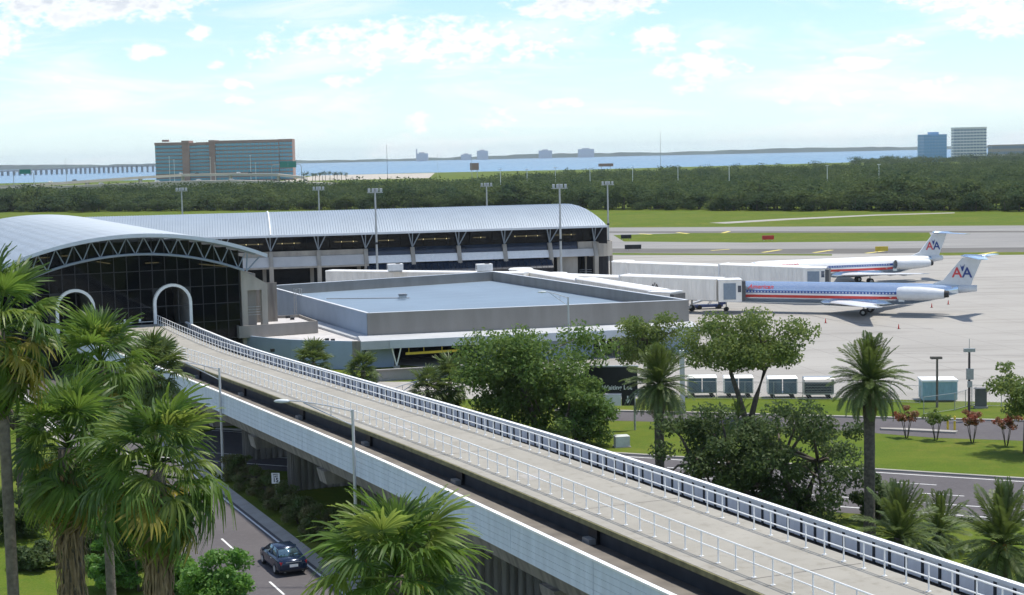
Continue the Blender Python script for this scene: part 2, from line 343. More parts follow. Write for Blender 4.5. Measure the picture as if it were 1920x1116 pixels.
flat('apron', [P(1120, 750), P(1300, 744), P(1560, 746), P(2300, 766), P(2300, 470), P(1150, 480), (-120, 345), (-70, 235), (5, 178)], .006, apron_m)
flat('runway', [P(-700, 436), P(2500, 420), P(2500, 434), P(1960, 452), P(1960, 477), P(1150, 486), P(700, 470), P(-700, 470)], .004, tarmac_m)
flat('airfield_grass', [P(1150, 441), P(1300, 437), P(1742, 436), P(1752, 452), P(1400, 455), P(1170, 453)], .010, grass_m)
flat('taxiway_shoulder', [P(1140, 466), P(1500, 467), P(2100, 463), P(2100, 472), P(1500, 476), P(1140, 474)], .012, dtarmac_m)
flat('runway_edge', [P(1140, 434), P(1960, 433), P(1960, 436), P(1140, 437)], .012, dtarmac_m)
flat('grass_verge', [P(1140, 474.5), P(1560, 477), P(1560, 479.5), P(1140, 478)], .010, grass_m)
flat('grass_verge', [P(1760, 474), P(1960, 472.5), P(1960, 477.5), P(1760, 479.5)], .014, grass_m)
# concrete path crossing the far field
flat('path', [P(1330, 418), P(1470, 410), P(1640, 402.5), P(1790, 398.5), P(1790, 400), P(1640, 404.5), P(1480, 412.5), P(1360, 419.5)], .008, kerb_m)
for i, (x0, y0, x1, y1, w) in enumerate([(1198, 438.5, 1222, 440, 1.3), (1270, 436, 1290, 438.5, 1.3), (1355, 437.2, 1368, 433.6, 1.2), (1430, 473.5, 1464, 468.5, 1.2), (1526, 474, 1560, 469, 1.2), (1624, 475, 1660, 470.5, 1.2), (1835, 478, 1868, 472.6, 1.2), (1333, 470, 1368, 467.5, 1.0)]):
    a, b = P(x0, y0), P(x1, y1); d = (b - a).normalized(); q = Vector((-d.y, d.x, 0)) * w / 2
    flat('taxi_marking', [a - q, b - q, b + q, a + q], .018, line_yellow)
# lead-in lines and hose curves on the apron
def ribbon(name, pts, w, z, mat):
    mb = MB(); a = []; b = []
    for i, p in enumerate(pts):
        t = (pts[min(i + 1, len(pts) - 1)] - pts[max(i - 1, 0)]).normalized(); q = Vector((-t.y, t.x, 0)) * w / 2
        a.append((p.x - q.x, p.y - q.y, z)); b.append((p.x + q.x, p.y + q.y, z))
    mb.strip(a, b); return structure(name, mb, mat)
stain = M('oil_stain', (.17, .16, .15), .8, var=.2)
ribbon('apron_joint', [P(1500, 588), P(1560, 600), P(1620, 607), P(1690, 616), P(1720, 617), P(1750, 616)], .25, .012, stain)
ribbon('apron_joint', [P(1560, 662), P(1700, 663), P(1880, 667), P(1990, 669)], .2, .012, stain)

# lower highway on the right
RD = Vector((.907, -.421, 0)); RP = Vector((-.421, -.907, 0)); R0 = P(1598, 883)
def HW(t, d): return R0 + RD * t + RP * d
flat('highway', [HW(-60, -.6), HW(60, -.6), HW(60, 14.5), HW(-60, 14.5)], .006, asph_m)
def band(name, fn, t0, t1, d0, d1, z, mat): return flat(name, [fn(t0, d0), fn(t1, d0), fn(t1, d1), fn(t0, d1)], z, mat)
band('lane_line', HW, -60, 60, -.05, .12, .012, line_white)
band('lane_line', HW, -60, 60, 9.5, 9.66, .012, line_white)
band('lane_line', HW, -60, 60, 12.6, 12.78, .012, line_white)
for k in range(9):
    band('lane_dash', HW, -32 + k * 9, -29 + k * 9, 3.2, 3.34, .012, line_white)
    band('lane_dash', HW, -29.5 + k * 9, -26.5 + k * 9, 6.4, 6.54, .012, line_white)
mb = MB(); mb.hexa([HW(-60, -.95), HW(60, -.95), HW(60, -.6), HW(-60, -.6)], [HW(-60, -.95) + Vector((0, 0, .14)), HW(60, -.95) + Vector((0, 0, .14)), HW(60, -.6) + Vector((0, 0, .14)), HW(-60, -.6) + Vector((0, 0, .14))])
structure('kerb', mb, kerb_m)
# upper service road
far_e = [P(1040, 769), P(1130, 772), P(1340, 777), P(1600, 784), P(1990, 793)]; near_e = [P(1990, 829), P(1750, 821), P(1560, 806), P(1340, 794), P(1040, 786)]
flat('service_road', far_e + near_e, .006, asph_m)
mb = MB()
for a, b in zip(far_e[:-1], far_e[1:]):
    d = (b - a).normalized(); q = Vector((-d.y, d.x, 0)) * .45; z = Vector((0, 0, .15))
    mb.hexa([a, b, b + q, a + q], [a + z, b + z, b + q + z, a + q + z])
structure('kerb', mb, kerb_m)
mb = MB(); isl = [P(1650, 805), P(1700, 806), P(1760, 809), P(1796, 811), P(1792, 813.5), P(1755, 812), P(1695, 809), P(1652, 807)]
mb.prism([(p.x, p.y, 0) for p in isl], (0, 0, .16)); structure('traffic_island', mb, kerb_m)
# road beside the guideway
def RO(s, o): return OS(o, s)
flat('road', [RO(20, 19.6), RO(20, 27.6), RO(215, 27.6), RO(215, 19.6)], .006, asph_m)
band('lane_line', RO, 20, 215, 26.75, 26.9, .012, line_white)
band('lane_line', RO, 20, 215, 20.0, 20.15, .012, line_white)
for k in range(16): band('lane_dash', RO, 88.4 + (k - 3) * 12.2, 91.6 + (k - 3) * 12.2, 23.62, 23.76, .012, line_white)
mb = MB(); mb.hexa([RO(20, 27.15), RO(215, 27.15), RO(215, 28.0), RO(20, 28.0)], [RO(20, 27.15) + Vector((0, 0, .02)), RO(215, 27.15) + Vector((0, 0, .02)), RO(215, 28.0) + Vector((0, 0, .15)), RO(20, 28.0) + Vector((0, 0, .15))])
structure('kerb', mb, kerb_m)
mb = MB(); mb.hexa([RO(20, 19.0), RO(215, 19.0), RO(215, 19.6), RO(20, 19.6)], [RO(20, 19.0) + Vector((0, 0, .15)), RO(215, 19.0) + Vector((0, 0, .15)), RO(215, 19.6) + Vector((0, 0, .02)), RO(20, 19.6) + Vector((0, 0, .02))])
structure('kerb', mb, kerb_m)
flat('pavement', [P(560, 716), P(900, 716), P(1010, 742), P(640, 760)], .008, kerb_m)

# ------------------------------------------------------------------ guideway with walkway
GW = thing('shuttle_guideway', 'raised concrete shuttle guideway with white railings running to the arched station', 'guideway', OS(35, 120), GA)
ss = list(np.arange(27, 195, 3.0)) + [194.2]
def sweep(prof, s0=27, s1=194.2, step=3.0, mb=None):
    mb = mb or MB(); st = list(np.arange(s0, s1, step)) + [s1]
    return mb.loft([[GP(o, s, z) for o, z in prof] for s in st])
sweep([(31.98, -.24), (38.2, -.24), (38.2, 0), (31.98, 0)]).build('walkway_deck', deck_m, GW)
sweep([(31.9, -.26), (32.02, -.26), (32.02, -.02), (31.9, -.02)]).build('deck_edge', M('mossy_edge', (.20, .185, .085), .9, var=.3, scale=2), GW)
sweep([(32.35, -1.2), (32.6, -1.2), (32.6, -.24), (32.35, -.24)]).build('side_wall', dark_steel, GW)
track = sweep([(28.95, -1.35), (32.35, -1.35), (32.35, -1.1), (28.95, -1.1)]).build('track_bed', M('track_bed', (.075, .066, .058), .9, var=.25, scale=1.2), GW)
sweep([(30.55, -1.1), (31.65, -1.1), (31.65, -.98), (30.55, -.98)]).build('running_strip', M('running_strip', (.165, .145, .12), .85, var=.25, scale=.8), GW)
sweep([(29.32, -.35), (29.38, -.35), (29.38, -.29), (29.32, -.29)]).build('power_rail', white, GW)
sweep([(29.28, -1.1), (29.42, -1.1), (29.40, -.36), (29.30, -.36)]).build('power_rail_stem', black, GW)
sweep([(28.74, -.02), (28.98, -.02), (28.98, .07), (28.74, .07)]).build('parapet_cap', white, GW)
sweep([(28.92, -1.55), (29.1, -1.55), (29.1, -.02), (28.92, -.02)]).build('parapet_wall', conc_grey, GW)
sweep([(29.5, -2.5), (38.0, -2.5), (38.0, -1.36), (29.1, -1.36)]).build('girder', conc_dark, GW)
sweep([(38.2, -1.35), (41.2, -1.35), (41.2, -1.1), (38.2, -1.1)]).build('track_bed', track.data.materials[0], GW)
# cladding panels of the near parapet, five courses
pz = [(-1.56, -1.27), (-1.255, -.965), (-.95, -.66), (-.645, -.355), (-.34, -.04)]
sb = list(np.arange(32.6, 194, 8.6))
for a, b in zip(sb[:-1], sb[1:]):
    for z0, z1 in pz:
        mb = MB(); st = [a + .02, (a + b) / 2, b - .02]
        mb.loft([[GP(28.79, s, z0), GP(28.92, s, z0), GP(28.92, s, z1), GP(28.79, s, z1)] for s in st]); mb.build('cladding_panel', panelmat, GW)
# railings
RAILH = 1.07
def post_mesh():
    mb = MB(); mb.tube([(0, 0, 0), (0, 0, RAILH)], .032, 6); mb.box((0, 0, .012), (.18, .14, .024)); return mb.mesh('rail_post', white)
pm = post_mesh(); inv = mw(GW).inverted()
for k, s in enumerate(np.arange(28.4, 193.5, 1.35)):
    piece('rail_post', pm, GW, inv @ GP(33.0, s)); piece('rail_post', pm, GW, inv @ GP(37.5, s + .4))
for o in (33.0, 37.5):
    for h, r in ((RAILH, .036), (.56, .03)):
        MB().tube([GP(o, s, h) for s in ss], r, 6).build('handrail', white, GW)
# outer fence of the far track: panels between dark studs
fm = MB().box((0, 0, -.52), (.05, .92, .94)).mesh('fence_panel', fencewhite); sm = MB().box((0, 0, -.55), (.09, .13, 1.05)).mesh('fence_stud', dark_steel)
for s in np.arange(28.8, 193, 1.1):
    piece('fence_panel', fm, GW, inv @ GP(40.95, s)); piece('fence_stud', sm, GW, inv @ GP(40.93, s + .55))
MB().loft([[GP(o, s, z) for o, z in ((40.82, -.1), (41.1, -.1), (41.1, .06), (40.82, .06))] for s in ss]).build('fence_cap', white, GW)
MB().loft([[GP(o, s, z) for o, z in ((41.12, -2.3), (41.4, -2.3), (41.4, -.12), (41.12, -.12))] for s in ss]).build('outer_wall', conc_grey, GW)
# joints, pilasters, bearing boxes, hatch plates, piers
jm = M('joint_dark', (.12, .11, .10), .9)
for s in (52.5, 67.5, 85.5, 102, 120, 140, 160, 178):
    a, b, c, d = GP(32.0, s, .004), GP(37.9, s - .05, .004), GP(37.9, s + .02, .004), GP(32.0, s + .07, .004)
    MB().quad(a, b, c, d).build('expansion_joint', jm, GW)
for s in (49, 65.3, 82, 98, 113.5, 131, 148, 165, 181):
    mb = MB(); mb.hexa([GP(32.2, s - .45, -1.2), GP(32.36, s - .45, -1.2), GP(32.36, s + .45, -1.2), GP(32.2, s + .45, -1.2)], [GP(32.2, s - .45, -.25), GP(32.36, s - .45, -.25), GP(32.36, s + .45, -.25), GP(32.2, s + .45, -.25)]); mb.build('pilaster', black, GW)
    c = GP(32.0, s, -.98); MB().box(c, (.35, .7, .28), GA).build('bearing_box', galv, GW)
for s in (75.5, 96.5):
    a, b, c, d = GP(33.6, s, .006), GP(35.0, s, .006), GP(35.0, s + 1.6, .006), GP(33.6, s + 1.6, .006); MB().quad(a, b, c, d).build('hatch_plate', kerb_m, GW)
for s in (64, 82, 99, 117, 131, 150, 168, 185):
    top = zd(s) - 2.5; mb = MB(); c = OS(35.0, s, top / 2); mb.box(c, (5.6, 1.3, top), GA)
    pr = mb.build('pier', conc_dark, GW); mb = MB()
    for k in range(11): mb.box(OS(32.45 + k * .5, s - .71, top / 2), (.24, .12, top), GA)
    for k in range(3): mb.box(OS(32.14, s - .42 + k * .42, top / 2), (.12, .2, top), GA)
    mb.build('flutes', conc_dark, pr)
    MB().hexa([OS(29.4, s - .8, top - .9), OS(39.4, s - .8, top - .9), OS(39.4, s + .8, top - .9), OS(29.4, s + .8, top - .9)], [OS(29.2, s - .8, top - .02), OS(40.9, s - .8, top - .02), OS(40.9, s + .8, top - .02), OS(29.2, s + .8, top - .02)]).build('pier_cap', conc_dark, GW)

# ------------------------------------------------------------------ shuttle station with the vaulted roof
ST = thing('shuttle_station', 'shuttle station with pale vaulted metal roof, white truss and two white arched portals', 'building', OS(35, 200), GA)
VR = 40.9; VC = 35.0
def vz(x, top): return top - (VR - math.sqrt(max(0, VR * VR - x * x)))
xs = [-21.5 + 37.1 * k / 48 for k in range(49)]
SF, SB_ = 191.2, 281.0
mb = MB()
for z, fl in ((16.65, 0), (16.37, 1)):
    a = [OS(VC + x, SF, vz(x, z)) for x in xs]; b = [OS(VC + x, SB_, vz(x, z)) for x in xs]
    if not fl: mb.strip(b, a)
    else: mb.strip(a, b)
mb.strip([OS(VC + x, SF, vz(x, 16.65)) for x in xs], [OS(VC + x, SF, vz(x, 16.37)) for x in xs])
for sx in (1,): mb.quad(OS(VC + sx * 15.6, SF, vz(15.6, 16.65)), OS(VC + sx * 15.6, SF, vz(15.6, 16.37)), OS(VC + sx * 15.6, SB_, vz(15.6, 16.37)), OS(VC + sx * 15.6, SB_, vz(15.6, 16.65)))
vault = mb.build('roof', roofmet, ST)
mb = MB()
for k in range(150):
    s = SF + .6 * k + .3
    a = [OS(VC + x, s - .03, vz(x, 16.655)) for x in xs[::2]]; b = [OS(VC + x, s, vz(x, 16.68)) for x in xs[::2]]; c = [OS(VC + x, s + .03, vz(x, 16.655)) for x in xs[::2]]
    mb.strip(b, a); mb.strip(c, b)
o_ = mb.build('roof_seams', roofmet, vault, kind='stuff')
mb = MB(); mb.loft([[OS(VC + x, SF - .12, vz(x, 16.70)), OS(VC + x, SF + .02, vz(x, 16.70)), OS(VC + x, SF + .02, vz(x, 16.25)), OS(VC + x, SF - .12, vz(x, 16.25))] for x in xs]); mb.build('roof_edge_trim', M('trim_blue_white', (.55, .60, .65), .45, var=.05), ST)
# truss: two chords and zigzag diagonals
TS = 193.0
def up(x): return vz(x, 16.2)
def lo(x): return 14.15 - (VR - math.sqrt(VR * VR - x * x)) * 1.18
xt = [-20.5 + 35.1 * k / 48 for k in range(49)]
MB().tube([OS(VC + x, TS, up(x)) for x in xt], .13, 8).build('upper_chord', steel, ST, True)
MB().tube([OS(VC + x, TS, lo(x)) for x in xt if x < 13.6], .16, 8).build('lower_chord', steel, ST, True)
nd = 32
for k in range(nd):
    x0 = 13.4 - 1.03 * (k + 1); x1 = 13.4 - 1.03 * k
    a, b = (OS(VC + x0, TS, lo(x0)), OS(VC + x1, TS, up(x1))) if k % 2 == 0 else (OS(VC + x0, TS, up(x0)), OS(VC + x1, TS, lo(x1)))
    MB().tube([a, b], .068, 6).build('truss_diagonal', steel, ST)
for sx in (1,):
    MB().tube([OS(VC + sx * 13.4, TS, lo(13.4)), OS(VC + sx * 15.1, TS, up(15.1) - .1)], .1, 6).build('truss_strut', steel, ST)
    MB().tube([OS(VC + sx * 13.4, TS, lo(13.4)), OS(VC + sx * 13.6, TS, up(13.6))], .1, 6).build('truss_strut', steel, ST)
# glass front
GS = 194.6
ARCH = [(27.9, 1.95), (39.45, 2.0)]
mullion = M('dark_mullion', (.022, .022, .026), .5, var=.1)
cols = [22 - 4.56 + 1.52 * k for k in range(21)]
rows = [3.2, 5.4, 7.6, 9.8, 12.0]
mb = MB()
for c in cols: mb.box(OS(c, GS + .05, (1.6 + up(c - VC)) / 2), (.09, .12, up(c - VC) - 1.6), GA)
for z in rows: mb.box(OS(32.6, GS + .052, z), (30.6, .11, .08), GA)
mb.build('mullions', mullion, ST)
for i in range(len(cols) - 1):
    c0, c1 = cols[i], cols[i + 1]; cm = (c0 + c1) / 2
    for j in range(len(rows)):
        z0 = rows[j] + .045; z1 = (rows[j + 1] - .045) if j + 1 < len(rows) else None
        if any(abs(cm - a) < r + .5 and z0 < 9.0 and (z1 or 99) > 0 for a, r in ARCH): 
            continue
        t0 = z1 if z1 else min(up(c0 - VC), up(c1 - VC)) - .1
        if t0 - z0 < .3: continue
        mb = MB(); mb.hexa([OS(c0 + .05, GS, z0), OS(c1 - .05, GS, z0), OS(c1 - .05, GS + .03, z0), OS(c0 + .05, GS + .03, z0)], [OS(c0 + .05, GS, t0), OS(c1 - .05, GS, t0), OS(c1 - .05, GS + .03, t0), OS(c0 + .05, GS + .03, t0)])
        mb.build('pane', glass_dark, ST)
# wall infill round the portals (dark panel with an arched hole) and the portals themselves
for ac, ar in ARCH:
    near = [c for c in cols if abs(c - ac) < ar + 1.3]; c0 = max([c for c in cols if c < ac - ar - .3]); c1 = min([c for c in cols if c > ac + ar + .3])
    zb, zsp, zt = 3.2, 8.0, 12.0
    arc = [(ac + (ar + .1) * math.cos(t), zsp + (ar + .1) * math.sin(t)) for t in [math.pi * k / 14 for k in range(15)]]
    mb = MB()
    path = [(c1, zb)] + [(c1, zb)] * 0
    out = [(c1, zb)] + [(c1, zt - (zt - zb) * 0) for _ in range(1)]
    pts_in = [(ac + ar + .1, zb)] + arc + [(ac - ar - .1, zb)]
    pts_out = [(c1, zb)] + [(c1 + (c0 - c1) * k / 14, zt) for k in range(15)] + [(c0, zb)]
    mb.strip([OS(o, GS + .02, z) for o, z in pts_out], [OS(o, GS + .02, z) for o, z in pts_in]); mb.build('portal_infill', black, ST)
    rings = []
    for o, z, k in [(ac + 1, zb, -1)] + [(0, 0, k) for k in range(15)] + [(ac - 1, zb, -2)]:
        if k == -1: q = [(ac + ar, zb), (ac + ar + .34, zb)]
        elif k == -2: q = [(ac - ar, zb), (ac - ar - .34, zb)]
        else:
            t = math.pi * k / 14; q = [(ac + r * math.cos(t), zsp + r * math.sin(t)) for r in (ar, ar + .34)]
        (oi, zi), (oo, zo) = q; rings.append([OS(oi, GS - .55, zi), OS(oo, GS - .55, zo), OS(oo, GS + .25, zo), OS(oi, GS + .25, zi)])
    MB().loft(rings).build('portal_arch', white, ST)
    a = [OS(o, GS - .3, z) for o, z in [(ac + ar, zb)] + [(ac + ar * math.cos(math.pi * k / 14), zsp + ar * math.sin(math.pi * k / 14)) for k in range(15)] + [(ac - ar, zb)]]
    b = [p + GU * 9 for p in a]; MB().strip(a, b).build('portal_lining', M('tunnel_lining', (.34, .33, .31), .8, var=.15), ST)
# dark hall behind the glass
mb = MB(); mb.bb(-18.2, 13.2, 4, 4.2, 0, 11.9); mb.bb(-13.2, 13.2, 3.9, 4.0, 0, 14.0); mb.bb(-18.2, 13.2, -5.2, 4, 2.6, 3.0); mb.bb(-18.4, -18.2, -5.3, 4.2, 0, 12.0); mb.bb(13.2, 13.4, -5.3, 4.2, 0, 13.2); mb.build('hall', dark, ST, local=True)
for (o, z, l, sk) in [(45.2, 12.2, 4.2, -.13), (37.4, 12.9, 1.6, 0), (31.6, 13.2, 1.6, -.2), (24.5, 14.1, 1.8, 0), (27.2, 14.2, 1.2, 0)]:
    a = OS(o - l / 2, GS + .9, z + sk * -l / 2 * 1.0); b = OS(o + l / 2, GS + .9, z + sk * l / 2); MB().tube([a, b], .05, 5).build('ceiling_light', lampmat, ST)
for o in (31.9, 33.6, 35.4): MB().box(OS(o, GS - .4, 6.15), (.22, .2, .35), GA).build('signal_lamp', white, ST)
MB().box(OS(33.7, GS - .6, 5.9), (6.6, .06, .06), GA).build('barrier_rail', white, ST)
MB().box(OS(33.7, GS - .25, 4.6), (7.2, .4, 1.7), GA).build('sill_wall', conc, ST)
# concrete portal frame on the station's side
mb = MB(); f = GS - .35
mb.prism([OS(48.0, f, 9.0), OS(51.3, f, 9.0), OS(51.3, f, 9.7), OS(48.35, f, 11.5), OS(48.0, f, 11.5)], GU * 1.1); mb.build('side_beam', conc, ST)
for o in (48.02, 50.55): MB().hexa([OS(o, f, 2), OS(o + .72, f, 2), OS(o + .72, f + 1.05, 2), OS(o, f + 1.05, 2)], [OS(o, f, 9.02), OS(o + .72, f, 9.02), OS(o + .72, f + 1.05, 9.02), OS(o, f + 1.05, 9.02)]).build('side_column', conc, ST)
MB().hexa([OS(49.4, f + 4, 2), OS(50, f + 4, 2), OS(50, f + 4.6, 2), OS(49.4, f + 4.6, 2)], [OS(49.4, f + 4, 9.6), OS(50, f + 4, 9.6), OS(50, f + 4.6, 9.6), OS(49.4, f + 4.6, 9.6)]).build('side_column', conc, ST)
for k in range(4): MB().box(OS(49.7, f + .5, 5.9 + .33 * k), (1.7, .05, .06), GA).build('side_rail', galv, ST)
mb = MB(); mb.bb(13.4, 15.0, -5, 70, 0, 11.0); mb.build('side_wall', parapet, ST, local=True)
mb = MB(); mb.bb(-20.4, -18.5, -5, 70, 0, 10.4); mb.build('side_wall', parapet, ST, local=True)
MB().hexa([OS(48.8, f + 5.6, 0), OS(54, f + 5.6, 0), OS(54, f + 5.8, 0), OS(48.8, f + 5.8, 0)], [OS(48.8, f + 5.6, 9.4), OS(54, f + 5.6, 9.4), OS(54, f + 5.8, 9.4), OS(48.8, f + 5.8, 9.4)]).build('recess_shade_panel', conc_dark, ST)  # dark panel added to stand for the shade between the side columns
mb = MB(); mb.bb(-13.4, 13.4, 60, 70, 0, 12.0); mb.build('rear_wall', parapet, ST, local=True)
# ------------------------------------------------------------------ concourse with the long curved roof
EL, ER = P(480, 443, 10.6), P(1138, 423, 10.6)
CX = Vector((ER.x - EL.x, ER.y - EL.y, 0)).normalized(); CY = Vector((-CX.y, CX.x, 0)); C0 = Vector((ER.x, ER.y, 0))
def CP(x, y, z=0.0): return C0 + CX * x + CY * y + Vector((0, 0, z))
CA = math.atan2(CX.y, CX.x)
CC = thing('airside_concourse', 'long airside concourse with pale curved metal roof above dark windows and concrete piers', 'building', CP(-40, 12), CA)
CLEN = 150.0
ys = [0, .4, 1, 2, 3.2, 4.6, 6.2, 8, 10, 12, 14, 16, 18, 20, 22, 24]
def cz(y): return 14.75 - 4.15 * abs((y - 12) / 12) ** 2.1
def cend(y): return -.46 * min(y, 24 - y)
mb = MB()
mb.strip([CP(-CLEN, y, cz(y)) for y in ys], [CP(cend(y), y, cz(y)) for y in ys][:]); mb.strip([CP(cend(y), y, cz(y) - .3) for y in ys], [CP(-CLEN, y, cz(y) - .3) for y in ys])
mb.strip([CP(cend(y), y, cz(y)) for y in ys], [CP(cend(y), y, cz(y) - .3) for y in ys])
croof = mb.build('roof', roofmet, CC)
mb = MB()
for k in range(int(CLEN / .5)):
    x = -CLEN + .5 * k + .25; yy = [y for y in ys if x < cend(y) - .05]
    if len(yy) < 3: continue
    mb.strip([CP(x - .045, y, cz(y) + .004) for y in yy], [CP(x, y, cz(y) + .09) for y in yy]); mb.strip([CP(x, y, cz(y) + .09) for y in yy], [CP(x + .045, y, cz(y) + .004) for y in yy])
mb.build('roof_seams', roofmet, croof, kind='stuff')
mb = MB(); mb.hexa([CP(-CLEN, -.14, 10.25), CP(.1, -.14, 10.25), CP(.1, .06, 10.25), CP(-CLEN, .06, 10.25)], [CP(-CLEN, -.14, 10.66), CP(.1, -.14, 10.66), CP(.1, .06, 10.66), CP(-CLEN, .06, 10.66)])
mb.build('eave_gutter', M('gutter_white', (.62, .65, .68), .45, var=.05), CC)
for x in (-66.4, -130):
    MB().tube([CP(x, y, cz(y) + .1) for y in ys], .16, 6).build('roof_rib', white, CC)
MB().strip([CP(cend(y), y, cz(y) - .3) for y in ys], [CP(cend(y), y, 7) for y in ys]).build('gable_glass', dark, CC)
# inside darkness
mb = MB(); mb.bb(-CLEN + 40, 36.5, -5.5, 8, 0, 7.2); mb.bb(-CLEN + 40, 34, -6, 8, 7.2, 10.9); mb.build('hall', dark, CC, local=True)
bays = [-2 - 9.2 * k for k in range(16)]
slant_white = M('slanted_white_panel', (.60, .58, .55), .7, var=.1, scale=.3)
for k, x in enumerate(bays):
    n_ = CP(x, 2.7, 7.35)
    for dx, y, z in ((-.9, .5, 10.28), (1.3, .5, 10.28), (-.1, .9, 10.5)):
        MB().tube([n_, CP(x + dx, y, z)], .11, 6).build('roof_strut', steel, CC)
    # pier: straight column below, leaning fin above
    MB().hexa([CP(x - .4, 1.0, 0), CP(x + .4, 1.0, 0), CP(x + .4, 2.0, 0), CP(x - .4, 2.0, 0)], [CP(x - .4, .75, 4.5), CP(x + .4, .75, 4.5), CP(x + .4, 2.4, 4.5), CP(x - .4, 2.4, 4.5)]).build('column', conc, CC)
    MB().hexa([CP(x - .38, .75, 4.5), CP(x + .38, .75, 4.5), CP(x + .38, 2.4, 4.5), CP(x - .38, 2.4, 4.5)], [CP(x - .38, 2.35, 7.4), CP(x + .38, 2.35, 7.4), CP(x + .38, 3.3, 7.4), CP(x - .38, 3.3, 7.4)]).build('fin', conc, CC)
    MB().hexa([CP(x - 1.6, 4.2, 0), CP(x - .9, 4.2, 0), CP(x - .9, 4.9, 0), CP(x - 1.6, 4.9, 0)], [CP(x - 1.6, 4.2, 5), CP(x - .9, 4.2, 5), CP(x - .9, 4.9, 5), CP(x - 1.6, 4.9, 5)]).build('column', conc, CC)
    if k + 1 >= len(bays): break
    x0, x1 = bays[k + 1] + .4, x - .4
    for j in range(4):
        w = (x1 - x0 + .8) / 4; a = x0 - .4 + j * w
        MB().hexa([CP(a + .04, 3.4, 7.4), CP(a + w - .04, 3.4, 7.4), CP(a + w - .04, 3.46, 7.4), CP(a + .04, 3.46, 7.4)], [CP(a + .04, 3.0, 10.9), CP(a + w - .04, 3.0, 10.9), CP(a + w - .04, 3.06, 10.9), CP(a + .04, 3.06, 10.9)]).build('clerestory_pane', glass_dark, CC)
    if k in (0, 1, 2, 3, 4, 5, 6, 7):
        MB().tube([CP(x0 + 1 + (k % 3), 5.2, 8.75), CP(x0 + 5.5 + (k % 2) * 2, 5.2, 8.75)], .1, 5).build('ceiling_light', lampmat, CC)
    if k >= 5:
        MB().hexa([CP(x0, 2.5, 6.3), CP(x1, 2.5, 6.3), CP(x1, 3.3, 6.3), CP(x0, 3.3, 6.3)], [CP(x0, 2.6, 7.35), CP(x1, 2.6, 7.35), CP(x1, 3.3, 7.35), CP(x0, 3.3, 7.35)]).build('parapet_band', conc, CC)
        MB().hexa([CP(x0, .95, 4.25), CP(x1, .95, 4.25), CP(x1, 1.25, 4.25), CP(x0, 1.25, 4.25)], [CP(x0, 2.3, 6.29), CP(x1, 2.3, 6.29), CP(x1, 2.6, 6.29), CP(x0, 2.6, 6.29)]).build('slanted_panel', slant_white, CC)
        MB().hexa([CP(x0, .88, 4.1), CP(x1, .88, 4.1), CP(x1, 1.5, 4.1), CP(x0, 1.5, 4.1)], [CP(x0, .88, 4.45), CP(x1, .88, 4.45), CP(x1, 1.1, 4.45), CP(x0, 1.1, 4.45)]).build('panel_lip', conc, CC)
    else:
        gx1 = x1 if k else x1 - 3
        MB().hexa([CP(x0, 2.6, 6.0), CP(gx1, 2.6, 6.0), CP(gx1, 2.75, 6.0), CP(x0, 2.75, 6.0)], [CP(x0, 3.3, 7.42), CP(gx1, 3.3, 7.42), CP(gx1, 3.45, 7.42), CP(x0, 3.45, 7.42)]).build('sloped_glass', glass_blue, CC)
        if not k: MB().hexa([CP(gx1, 2.5, 6.0), CP(x1, 2.5, 6.0), CP(x1, 3.3, 6.0), CP(gx1, 3.3, 6.0)], [CP(gx1, 2.6, 7.4), CP(x1, 2.6, 7.4), CP(x1, 3.3, 7.4), CP(gx1, 3.3, 7.4)]).build('parapet_band', conc, CC)
        MB().hexa([CP(x0, 1.1, 4.55), CP(x1, 1.1, 4.55), CP(x1, 1.5, 4.55), CP(x0, 1.5, 4.55)], [CP(x0, 2.0, 5.98), CP(x1, 2.0, 5.98), CP(x1, 2.62, 5.98), CP(x0, 2.62, 5.98)]).build('slanted_panel', white if k else slant_white, CC)
        if k >= 1:
            for j in range(8):
                w = (x1 - x0 + .8) / 8; a = x0 - .4 + j * w
                MB().hexa([CP(a + .05, -1.0, 2.7), CP(a + w - .05, -1.0, 2.7), CP(a + w - .05, -.9, 2.65), CP(a + .05, -.9, 2.65)], [CP(a + .05, 1.0, 4.3), CP(a + w - .05, 1.0, 4.3), CP(a + w - .05, 1.1, 4.25), CP(a + .05, 1.1, 4.25)]).build('skylight_pane', glass_blue, CC)
            MB().hexa([CP(x0 - .4, -1.1, 0), CP(x1 + .4, -1.1, 0), CP(x1 + .4, 1.0, 0), CP(x0 - .4, 1.0, 0)], [CP(x0 - .4, -1.1, 2.6), CP(x1 + .4, -1.1, 2.6), CP(x1 + .4, .95, 4.1), CP(x0 - .4, .95, 4.1)]).build('lean_to_wall', dark, CC)
        else:
            MB().bb(-5.5, 0, 0, 1, 0, 1)
            MB().hexa([CP(x0 + 1, 2.2, 0), CP(x0 + 5.2, 2.2, 0), CP(x0 + 5.2, 2.6, 0), CP(x0 + 1, 2.6, 0)], [CP(x0 + 1, 2.2, 4.5), CP(x0 + 5.2, 2.2, 4.5), CP(x0 + 5.2, 2.6, 4.5), CP(x0 + 1, 2.6, 4.5)]).build('wall_panel', conc, CC)
            for j in range(3): MB().tube([CP(x0 + 5.4, 1.6, 1.0 + .4 * j), CP(x1 - .5, 1.6, 1.0 + .4 * j)], .04, 5).build('guard_rail', galv, CC)
